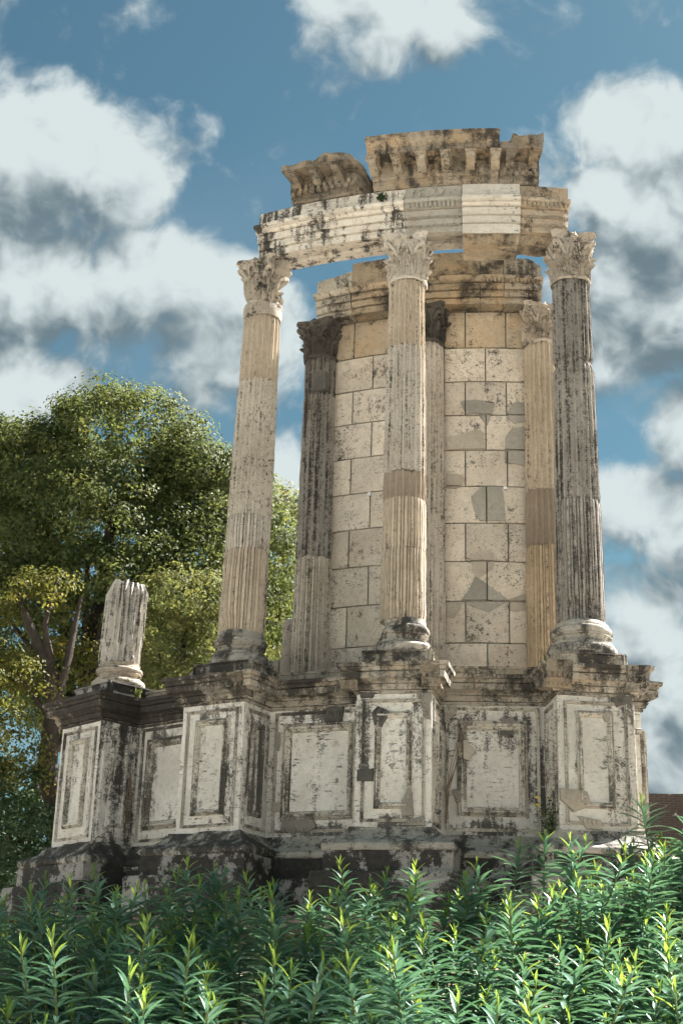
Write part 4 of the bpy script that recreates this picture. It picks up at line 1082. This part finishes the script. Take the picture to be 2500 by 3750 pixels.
dm = MB(); O = Vector((0, 0, 0)); box(dm, O, Vector((1, 0, 0)), Vector((0, -1, 0)), -.026, .026, 0, .045, 0, .06)
def dentil_row(parent, t0, t1, n, r, z, mat):
    me = None
    for i in range(n):
        th = t0 + (t1 - t0) * i / (n - 1); O, U, N = frame_at(th, 0)
        if me is None:
            o = dm.build('dentil', M[mat], parent); me = o.data
        else: o = link('dentil', me, parent)
        x, y = xy(r, th); o.location = (x, y, z + random.uniform(-.004, .004)); o.rotation_euler = (0, 0, rad(th))
dentil_row(lb, -18.7, -12.2, 10, 7.525, 12.625, 'cor_marble')
dentil_row(rb, 3.1, 6.4, 6, 7.525, 12.625, 'cor_marble')
carved_row(-18.9, -11.6, 7.545, 12.72, .62, .07, 'cor_marble', cor, 'egg_moulding')
carved_row(2.9, 6.5, 7.545, 12.72, .62, .07, 'cor_marble', cor, 'egg_moulding')
carved_row(-18.9, -11.6, 7.505, 12.595, .30, .036, 'cor_marble', cor, 'leaf_moulding')
carved_row(2.9, 6.5, 7.505, 12.595, .30, .036, 'cor_marble', cor, 'leaf_moulding')

# inner entablature on the cella wall
I_PROF = [(4.95, 11.77), (5.64, 11.765), (5.64, 11.855), (5.615, 11.857), (5.615, 11.868), (5.67, 11.87), (5.67, 11.96), (5.645, 11.962), (5.645, 11.974), (5.70, 11.976), (5.70, 12.06), (5.68, 12.062), (5.68, 12.074), (5.735, 12.08), (5.775, 12.115), (5.79, 12.15), (5.67, 12.17), (5.655, 12.50), (4.95, 12.51)]
inn = empty('inner_entablature', (0, 0, 0), label='soot-stained architrave above the cella wall'); inn.parent = temple
specs = [(-23.8, -18.1, 'inner_grey', lambda s: 12.42 + .06 * s), (-18.0, -7.0, 'inner', lambda s: 12.60), (-6.9, 1.0, 'inner', lambda s: 12.60), (1.1, 4.4, 'inner', lambda s: 12.55), (4.5, 9.95, 'inner_grey', lambda s: 12.50 - .12 * max(0, s - .7) / .3)]
for q, (t0, t1, mt, tf) in enumerate(specs):
    def cut(t, s, r, z, tf=tf):
        if z > 12.2: z = 12.165 + (z - 12.165) * (tf(s) - 12.165) / (12.505 - 12.165)
        return r, z
    arc_block(t0, t1, dens(I_PROF, .09), amp=.010, seed=q * 5 + 1, cut=cut).build('architrave_block', M[mt], inn, smooth=32)
carved_row(1.3, 9.7, 5.745, 12.10, .5, .06, 'inner', inn, 'leaf_moulding'); carved_row(1.3, 9.7, 5.668, 11.95, .27, .028, 'inner', inn, 'bead_moulding')
carved_row(1.3, 9.7, 5.638, 11.845, .27, .028, 'inner', inn, 'bead_moulding')

# ------------------------------------------------------------------ far brick ruin
bw = empty('brick_ruin', (0, 0, 0), label='dark brick ruin wall behind the right edge of the temple', category='wall')
mb = MB(); nx = 40; v = []
top = lambda x: 9.42 + .06 * noise.noise(Vector((x * 1.6, 0, 3))) + (.55 if x < 4.75 else .0)
rows_z = 24
for side in (0, 1):
    for i in range(rows_z + 1):
        for j in range(nx + 1):
            x = 2.6 + 12 * j / nx; z = 4.0 + (top(x) - 4.0) * i / rows_z
            v.append((x, (20.4 if side == 0 else 21.2) + .03 * noise.noise(Vector((x * 3, z * 3, side))), z))
nn = (rows_z + 1) * (nx + 1)
f = grid_faces(rows_z + 1, nx + 1) + [tuple(q + nn for q in g) for g in grid_faces(rows_z + 1, nx + 1, flip=True)]
for j in range(nx):
    a = rows_z * (nx + 1) + j; f.append((a, a + 1, nn + a + 1, nn + a))
for i in range(rows_z):
    a = i * (nx + 1); f.append((a, a + nx + 1, nn + a + nx + 1, nn + a)); b = a + nx; f.append((b, nn + b, nn + b + nx + 1, b + nx + 1))
mb.add(v, f); mb.build('wall', M['brick'], bw, smooth=40)
mb = MB(); c_prof = [(-.22, 0), (.22, 0), (.25, .1), (.30, .24), (.34, .3), (.34, .36), (-.34, .36), (-.34, .3), (-.30, .24), (-.25, .1)]
kk = len(c_prof); v = [(4.30 + x, 20.3 + yy, 9.95 + z) for yy in (0, .8) for x, z in c_prof]
mb.add(v, [(i, (i + 1) % kk, kk + (i + 1) % kk, kk + i) for i in range(kk)] + [tuple(range(kk)), tuple(range(kk, 2 * kk))[::-1]]); mb.build('coping_fragment', M['cornice'], bw)

# ------------------------------------------------------------------ foliage
def leaf_mesh(name, pos, nrm, size, tint, mat, parent=None, aspect=.62, **props):
    n = len(pos); size = size[:, None]
    r = rng.normal(size=(n, 3)); u = np.cross(nrm, r); u /= np.linalg.norm(u, axis=1)[:, None] + 1e-9
    w = np.cross(nrm, u)
    fold = nrm * size * .18
    V = np.empty((n, 4, 3), np.float32)
    V[:, 0] = pos - u * size * .5; V[:, 2] = pos + u * size * .5
    V[:, 1] = pos + w * size * .5 * aspect + fold; V[:, 3] = pos - w * size * .5 * aspect + fold
    me = bpy.data.meshes.new(name)
    me.vertices.add(n * 4); me.vertices.foreach_set('co', V.ravel())
    tri = np.array([0, 1, 2, 0, 2, 3]); L = (np.arange(n)[:, None] * 4 + tri).ravel().astype(np.int32)
    me.loops.add(n * 6); me.loops.foreach_set('vertex_index', L)
    me.polygons.add(n * 2); me.polygons.foreach_set('loop_start', np.arange(0, n * 6, 3, dtype=np.int32))
    a = me.attributes.new('tint', 'FLOAT', 'POINT'); a.data.foreach_set('value', np.repeat(tint, 4).astype(np.float32))
    me.update(); me.validate(); me.materials.append(mat)
    return link(name, me, parent, **props)
def unit(n):
    d = rng.normal(size=(n, 3)); return d / np.linalg.norm(d, axis=1)[:, None]
def crown_points(clumps, per_area, sub_r=(.45, .8), nleaf=70):
    """clumps: (x,y,z,rx,ry,rz); returns leaf positions, normals, a per-subclump shade"""
    P = []; Nn = []; T = []
    for (x, y, z, rx, ry, rz) in clumps:
        area = (rx * ry + ry * rz + rx * rz) * 4.2
        ns = max(4, int(area * per_area))
        d = unit(ns); d[:, 2] = np.where(d[:, 2] < -.5, -d[:, 2], d[:, 2])
        c = np.array([x, y, z]) + d * np.array([rx, ry, rz]) * rng.uniform(.72, 1.04, (ns, 1))
        sr = rng.uniform(*sub_r, ns); tv = rng.uniform(0, .7, ns)
        for i in range(ns):
            m = int(nleaf * rng.uniform(.6, 1.3)); e = unit(m)
            q = c[i] + e * np.array([1, 1, .62]) * sr[i] * (rng.uniform(.15, 1, (m, 1)) ** .6)
            P.append(q); nn = e + d[i] * .9 + np.array([0, 0, .35]) + rng.normal(size=(m, 3)) * .5
            Nn.append(nn / np.linalg.norm(nn, axis=1)[:, None]); T.append(np.clip(tv[i] + rng.normal(0, .14, m) + (rng.random(m) > .95) * .5, 0, 1))
    return np.concatenate(P), np.concatenate(Nn), np.concatenate(T)
def tree(name, label, clumps, mat, per_area, leaf, trunk, limbs, nleaf=70, sub_r=(.45, .8), tshift=0.0, group=None):
    root = empty(name, trunk[0][:3], label=label, category='tree')
    if group: root['group'] = group
    o0 = Vector(trunk[0][:3])
    p, nn, t = crown_points(clumps, per_area, sub_r, nleaf)
    p = p - np.array(o0)
    leaf_mesh('crown', p, nn, rng.uniform(.7, 1.25, len(p)) * leaf, np.clip(t + tshift, 0, 1), mat, root)
    mb = MB(); tube(mb, [Vector(q[:3]) - o0 for q in trunk], [q[3] for q in trunk], 10); mb.rough(.02, 4, 1); mb.build('trunk', M['bark'], root, smooth=60)
    for lb in limbs:
        mb = MB(); tube(mb, [Vector(q[:3]) - o0 for q in lb], [q[3] for q in lb], 7); mb.build('limb', M['bark'], root, smooth=60)
    return root
def limb_to(a, b, r0, r1, sag=.4):
    a = Vector(a); b = Vector(b); m = a.lerp(b, .5) + Vector((0, 0, sag)); return [(*a, r0), (*a.lerp(m, .6), r0 * .8), (*m, (r0 + r1) / 2), (*b, r1)]

big = [(-8.6, 8.8, 15.4, 2.3, 2.2, 1.9), (-10.6, 8.6, 14.4, 2.0, 2.0, 1.7), (-6.8, 9.2, 14.1, 1.7, 1.9, 1.8), (-9.0, 7.6, 13.0, 2.3, 2.0, 1.8), (-11.4, 8.0, 12.4, 1.9, 1.8, 1.6), (-6.6, 8.6, 12.2, 1.7, 1.7, 1.7),
       (-8.4, 7.4, 11.2, 2.0, 1.8, 1.5), (-10.6, 7.6, 10.9, 1.8, 1.8, 1.3), (-6.6, 8.8, 10.4, 1.6, 1.6, 1.6), (-12.6, 8.6, 14.2, 1.8, 1.8, 2.0), (-11.3, 8.4, 15.3, 1.3, 1.3, 1.0), (-12.4, 8.0, 11.0, 1.6, 1.4, 1.3), (-7.6, 10.5, 9.2, 1.8, 1.6, 1.6), (-5.9, 9.8, 8.8, 1.5, 1.5, 1.7), (-8.6, 8.6, 9.2, 1.7, 1.3, 1.3), (-10.2, 9.4, 9.6, 1.6, 1.3, 1.2), (-5.4, 9.6, 13.0, 1.3, 1.5, 1.7), (-5.3, 9.8, 11.0, 1.2, 1.4, 1.6), (-6.2, 9.4, 14.3, 1.5, 1.5, 1.5), (-12.8, 8.2, 15.3, 1.2, 1.3, .9), (-7.0, 8.4, 15.0, 1.2, 1.2, 1.0)]
tk = [(-9.2, 8.4, 3.0, .38), (-9.1, 8.3, 5.5, .32), (-8.9, 8.2, 8.0, .28), (-8.8, 8.3, 11.0, .20), (-8.7, 8.6, 14.5, .09)]
tree('large_tree', 'large dense green tree filling the left behind the stump', big, M['leaf_tree'], 3.4, .10, tk,
     [limb_to((-8.9, 8.2, 8.0), c[:3], .14, .04) for c in big[1:9]], nleaf=100, sub_r=(.32, .62))
gapt = [(-5.2, 13.6, 14.6, 1.4, 1.4, 1.9), (-4.9, 13.4, 12.2, 1.5, 1.4, 1.8), (-5.2, 13.2, 10.0, 1.6, 1.4, 1.7), (-5.0, 13.0, 8.0, 1.5, 1.4, 1.5), (-6.6, 13.6, 12.6, 1.4, 1.3, 1.9)]
tree('slim_tree', 'green tree seen between the left column and the wall', gapt, M['leaf_tree2'], 2.4, .12, [(-5.3, 13.8, 4.0, .25), (-5.3, 13.7, 8.5, .2), (-5.2, 13.6, 15, .07)],
     [limb_to((-5.3, 13.7, 8.5), c[:3], .1, .03) for c in gapt[:3]], nleaf=95, tshift=.06)
small = [(-6.15, 5.3, 10.6, 1.0, .9, .85), (-6.6, 5.2, 9.7, 1.1, .9, .9), (-5.4, 5.4, 9.5, .9, .9, 1.0), (-6.2, 5.2, 8.5, 1.2, .9, .9), (-5.2, 5.6, 8.2, .9, .8, .9), (-6.0, 5.6, 7.4, 1.2, .9, .9)]
tree('small_tree', 'small pale green tree right of the broken stump', small, M['leaf_tree2'], 4.2, .085, [(-6.1, 5.7, 2.5, .14), (-6.1, 5.6, 6.5, .11), (-6.1, 5.4, 10.4, .04)],
     [limb_to((-6.1, 5.6, 6.5), c[:3], .05, .02, .2) for c in small[:4]], nleaf=80, sub_r=(.26, .46), tshift=.12)
yel = [(-9.2, 4.6, 8.5, .8, .8, .7), (-10.1, 4.4, 8.9, .9, .9, .8), (-9.5, 4.4, 7.5, .9, .8, .7), (-10.3, 4.4, 7.6, .9, .8, .8), (-8.9, 4.6, 6.8, .6, .7, .5), (-9.7, 4.4, 6.7, .7, .7, .5), (-10.6, 4.8, 10.4, 1.0, .9, .7), (-9.0, 4.9, 10.6, .9, .9, .6), (-8.6, 5.6, 9.3, .8, .7, .7), (-8.3, 5.8, 8.0, .7, .7, .7), (-9.2, 5.8, 9.4, .8, .7, .6)]
tk = [(-7.9, 5.0, 4.2, .26), (-8.25, 4.9, 6.0, .24), (-8.62, 4.8, 7.0, .20), (-8.60, 4.8, 8.2, .16), (-8.75, 4.9, 9.1, .14), (-9.3, 5.0, 10.0, .10), (-9.7, 5.0, 10.8, .05)]
tree('yellowing_tree', 'leaning tree with yellowing leaves at the lower left', yel, M['leaf_yel'], 3.4, .085, tk,
     [[(-8.6, 4.8, 8.2, .11), (-8.45, 5.0, 9.4, .09), (-8.35, 5.2, 10.8, .04)], [(-8.62, 4.8, 7.2, .10), (-8.2, 4.9, 7.9, .07), (-8.0, 5.0, 8.9, .03)], [(-8.75, 4.9, 9.1, .10), (-9.0, 4.9, 10.1, .06), (-8.8, 4.9, 11.2, .03)], limb_to((-8.6, 4.8, 8.0), (-9.9, 4.5, 8.8), .06, .02)], nleaf=48, sub_r=(.24, .42), tshift=.15)
far = [(-11.0, 15.5, 7.2, 2.2, 1.8, 1.6), (-14.2, 14.5, 8.4, 1.8, 1.6, 1.5), (-13.8, 14.5, 6.5, 2.2, 1.8, 2.0), (-11.4, 14.8, 5.6, 2.0, 1.7, 1.7), (-9.2, 15.0, 6.2, 1.8, 1.7, 1.9)]
tree('background_tree', 'dark tree far behind the leaning tree at the left edge', far, M['leaf_dark'], 1.7, .16, [(-12, 15.2, 3.5, .3), (-12, 15.2, 9, .1)], [limb_to((-12, 15.2, 5), c[:3], .1, .03) for c in far], nleaf=85)
def shrub(name, label, clumps, mat, per, leaf, group=None, nleaf=60, sub_r=(.25, .45)):
    c = clumps[0]; base = (c[0], c[1], ground_z(c[0], c[1]) if name != 'bank_weed' else c[2] - c[5] * 1.1)
    root = empty(name, base, label=label, category='shrub')
    if group: root['group'] = group
    p, nn, t = crown_points(clumps, per, sub_r, nleaf); p = p - np.array(base)
    leaf_mesh('foliage', p, nn, rng.uniform(.7, 1.25, len(p)) * leaf, t, mat, root)
    mb = MB()
    for k in range(4):
        a = k * 1.6; q = min(1, c[3]); tube(mb, [(0, 0, -.2), (.2 * q * math.cos(a), .2 * q * math.sin(a), (c[2] - base[2]) * .5), (.5 * q * math.cos(a), .5 * q * math.sin(a), c[2] - base[2])], [.05 * q, .035 * q, .015 * q], 6)
    mb.build('stem', M['bark'], root, smooth=60)
shrub('dark_shrub', 'dark green shrub at the foot of the leaning tree', [(-9.5, 4.0, 5.6, 1.2, .9, 1.0), (-8.6, 4.2, 5.2, 1.0, .8, 1.0), (-10.3, 3.8, 6.2, 1.0, .9, .9), (-9.0, 3.8, 4.4, 1.2, .8, .8), (-8.9, 5.2, 6.4, 1.0, .8, .8), (-10.4, 5.0, 6.8, 1.0, .8, .8), (-7.8, 4.6, 5.6, .8, .7, .8)], M['leaf_dark'], 2.2, .085)
shrub('dark_shrub', 'low dark shrub left of the podium steps', [(-8.4, 2.2, 3.9, .8, .7, .8), (-9.2, 2.0, 3.6, .9, .8, .8), (-7.6, 2.8, 3.6, .7, .6, .7)], M['leaf_dark'], 2.2, .085)
for q, (x, y, z, s) in enumerate(((4.25, 13.6, 6.75, .30), (4.75, 13.9, 6.95, .34), (5.4, 13.8, 6.7, .42))):
    shrub('bank_weed', ['small weed on the bank beside the podium', 'upright pale weed on the bank by the brick ruin', 'bushy weed on the bank at the right edge'][q], [(x, y, z, s, s, s * .9)], M['leaf_yel'], 9, .05, nleaf=26, sub_r=(.1, .2))
# unseen pine added off to the right to shade the left of the oleanders
pine = [(5.2, -10.6, 12.4, 1.7, 1.8, .9), (5.0, -9.0, 12.8, 1.6, 1.6, .9), (5.5, -12.2, 12.2, 1.4, 1.4, .8), (4.5, -11.4, 11.6, 1.1, 1.3, .7), (6.1, -10.0, 13.2, 1.2, 1.6, .8), (4.7, -13.5, 12.0, 1.4, 1.3, .8), (3.6, -12.6, 11.6, 1.1, 1.2, .7)]
tree('added_shade_pine', 'unseen umbrella pine added right of the temple to shade the left of the hedge', pine, M['leaf_dark'], .72, .17, [(7.4, -9.6, 0, .36), (7.1, -9.8, 6, .3), (6.4, -10.2, 12, .14)], [limb_to((6.8, -10, 9.0), c[:3], .14, .04) for c in pine], nleaf=80)

# ---- oleander hedge
def ole_leaf(name, mat):
    mb = MB(); L = [0, .12, .3, .5, .72, .9, 1.0]; w = [.013, .046, .073, .079, .064, .031, .002]
    v = []
    for y, ww in zip(L, w):
        z = .07 * math.sin(y * 2.2) - .11 * y * y
        v += [(-ww, y, z + ww * .55), (0, y, z), (ww, y, z + ww * .55)]
    mb.add(v, grid_faces(len(L), 3)); me = bpy.data.meshes.new(name); me.from_pydata(mb.v, [], mb.f); me.materials.append(mat); me.update(); me.shade_smooth()
    return me, np.array(v, np.float32), mb.f
me_old, LV, LF = ole_leaf('leaf', M['ole']); me_new, _, _ = ole_leaf('leaf', M['ole_young'])
def hedge_top(x, y):
    d = y + DIST
    z = 1.98 + (d - 6.4) * .235
    if x > -.1: z += min(.44, (x + .1) * .37) * max(0, min(1, (d - 7) / 1.6))
    if x < -2.0: z -= .05
    return z
shrub_cells = []
ROWS = [(-17.75, .42), (-16.95, .40), (-16.15, .38), (-15.3, .40), (-14.6, .34)]
n_leaf_obj = 0
ole_no = 0
hedge_rows = ['front', 'second', 'third', 'fourth', 'back']
cols_word = ['far left', 'left', 'middle left', 'middle', 'middle right', 'right', 'far right']
for ri, (yc, hy) in enumerate(ROWS):
    d = yc + DIST; xm = -math.tan(rad(5.5)) * d; hw = d * .232 + .35
    ncell = 6
    for ci in range(ncell):
        xc = xm - hw + 2 * hw * (ci + .5) / ncell
        base = Vector((xc, yc, 0))
        lit = 'sunlit' if xc > -.15 else 'shaded'
        cw = ['leftmost', 'second from left', 'third from left', 'third from right', 'second from right', 'rightmost'][ci]
        root = empty('oleander_shrub', base, label=f'{lit} oleander shrub, {cw} in the {hedge_rows[ri]} row of the hedge', category='shrub', group='oleander hedge in the foreground')
        BV = []; BF = []; BT = []
        nsh = 10
        for s in range(nsh):
            x = xc + random.uniform(-hw / ncell, hw / ncell) * 1.05; y = yc + random.uniform(-hy, hy)
            zt = hedge_top(x, y) + random.uniform(-.34, .08)
            lean = Vector((random.uniform(-.2, .2), random.uniform(-.42, .04), 0))
            if xc > 0: lean.x += .10
            ht = 1.15
            p0 = Vector((x, y, max(0.3, zt - ht))) - base; pt = Vector((x, y, zt)) - base + lean
            def axis(t): return p0.lerp(pt, t) + lean * (t * t - t) * .8
            mb = MB(); ts = [0, .25, .5, .75, 1]; root_foot = Vector((random.uniform(-.15, .15), random.uniform(-.1, .1), 0))
            tube(mb, [root_foot] + [axis(t) for t in ts], [.016, .010, .008, .007, .006, .004], 6)
            st = mb.build('shoot', M['stem'], root, smooth=60)
            nwh = 30; ph = random.uniform(0, 2)
            for w in range(nwh):
                t = 1 - (w / nwh) * .93
                c = axis(t); el = 6 + 68 * math.exp(-w / 2.1) - max(0, w - 7) * 1.2
                ln = (.072 + .108 * min(1, w / 4)) * random.uniform(.85, 1.15)
                k = 4 if w > 2 else 3
                for q in range(k):
                    az = ph + w * 1.05 + q * 2 * math.pi / k + random.uniform(-.25, .25); e = rad(el + random.uniform(-12, 12))
                    dv = Vector((math.cos(az) * math.cos(e), math.sin(az) * math.cos(e), math.sin(e)))
                    side = dv.cross(ZV); side = side.normalized() if side.length > .01 else Vector((1, 0, 0))
                    nv = side.cross(dv)
                    Mx = Matrix(((side.x * ln, dv.x * ln, nv.x * ln, c.x), (side.y * ln, dv.y * ln, nv.y * ln, c.y), (side.z * ln, dv.z * ln, nv.z * ln, c.z), (0, 0, 0, 1)))
                    if w < 3:
                        o = link('leaf', me_new if (w < 1 or (w < 2 and random.random() < .6) or random.random() < .1) else me_old, st); o.matrix_local = Mx; n_leaf_obj += 1
                    else:
                        A = np.array(Mx)[:3, :]; vv = LV @ A[:, :3].T + A[:, 3]
                        off = len(BV) * len(LV); BV.append(vv); BF.append(off); BT.append(random.random())
        V = np.concatenate(BV); nl = len(BV); me = bpy.data.meshes.new('foliage')
        me.vertices.add(len(V)); me.vertices.foreach_set('co', V.astype(np.float32).ravel())
        fa = np.array(LF, np.int32); idx = (fa.ravel()[None, :] + np.array(BF, np.int32)[:, None]).ravel()
        me.loops.add(len(idx)); me.loops.foreach_set('vertex_index', idx); me.polygons.add(len(idx) // 4); me.polygons.foreach_set('loop_start', np.arange(0, len(idx), 4, dtype=np.int32))
        a = me.attributes.new('tint', 'FLOAT', 'POINT'); a.data.foreach_set('value', np.repeat(np.array(BT, np.float32), len(LV)))
        me.update(); me.validate(); me.materials.append(M['ole_t']); me.shade_smooth()
        link('foliage', me, root, kind='stuff')

# ---- small plants growing on the ruin
def sprig(name, label, base, n, h, spread, leafsize, mat, flowers=0, droop=0):
    root = empty(name, base, label=label, category='plant'); st = MB(); P = []; Nn = []
    fl = []
    for i in range(n):
        a = random.uniform(0, 6.28); r = random.uniform(.2, 1) * spread; hh = h * random.uniform(.6, 1.1)
        pts = [(0, 0, -.03), (r * .4 * math.cos(a), r * .4 * math.sin(a), hh * .55), (r * math.cos(a), r * math.sin(a), hh - droop * r)]
        tube(st, pts, [.006, .004, .002], 5)
        for k in range(14):
            t = random.uniform(.15, 1); q = Vector(pts[0]).lerp(Vector(pts[1]), min(1, t * 2)) if t < .5 else Vector(pts[1]).lerp(Vector(pts[2]), t * 2 - 1)
            P.append(np.array(q) + rng.normal(size=3) * leafsize * .6); d = rng.normal(size=3) + np.array([0, -.4, .6]); Nn.append(d / np.linalg.norm(d))
        if i < flowers: fl.append(pts[2])
    st.build('stem', M['stem'], root, smooth=60)
    P = np.array(P); leaf_mesh('foliage', P, np.array(Nn), rng.uniform(.7, 1.3, len(P)) * leafsize, rng.random(len(P)) * .8, M[mat], root, aspect=.4)
    for p in fl:
        mb = MB(); v = [Vector(p) + Vector((0, 0, .004))]
        for k in range(10):
            an = k * math.pi / 5; rr = .026 if k % 2 == 0 else .012; v.append(Vector(p) + Vector((rr * math.cos(an), -.012, rr * math.sin(an) + .01)))
        mb.add(v, [(0, 1 + k, 1 + (k + 1) % 10) for k in range(10)]); mb.build('flower', M['petal'], root)
sprig('flowering_weed', 'green weed with small yellow flowers left of the right pedestal', tub(7.5, 6.6, 3.92), 16, .55, .22, .045, 'leaf_dark', flowers=6)
sprig('leaf_sprig', 'dark green sprig growing from the frieze above the middle column', tub(7.50, -9.3, 12.40), 6, .06, .07, .05, 'leaf_dark')
sprig('grass_tuft', 'pale grass tuft on the ledge beside the right column base', tub(7.05, 7.2, 6.08), 8, .26, .14, .018, 'leaf_yel')
sprig('fern_sprig', 'small green fern in the cornice corner beside the stump', tub(7.35, -36.0, 5.94), 6, .14, .08, .035, 'leaf_tree2')
def vine(base_pts, label):
    mb = MB(); root = empty('dry_vine', base_pts[0], label=label, category='plant'); o0 = Vector(base_pts[0])
    for k in range(5):
        P = [Vector(p) - o0 + Vector((random.uniform(-.05, .05), random.uniform(-.03, .0), 0)) * (i > 0) for i, p in enumerate(base_pts)]
        tube(mb, P, [.006 - .0012 * i for i in range(len(P))], 5)
    mb.build('stem', M['dry'], root, smooth=60)
vine([tub(7.25, -2.6, 4.2), tub(7.25, -2.3, 4.6), tub(7.24, -1.7, 4.95), tub(7.25, -1.0, 5.25), tub(7.22, -.4, 5.45)], 'dry brown vine climbing the bay beside the middle pedestal')
vine([tub(7.3, -36.6, 5.0), tub(7.33, -36.3, 4.7), tub(7.32, -36.4, 4.4), tub(7.34, -36.1, 4.15)], 'dry brown tendrils hanging in the corner beside the blackened pedestal')
print('leaf objects', n_leaf_obj, 'objects', len(bpy.data.objects))
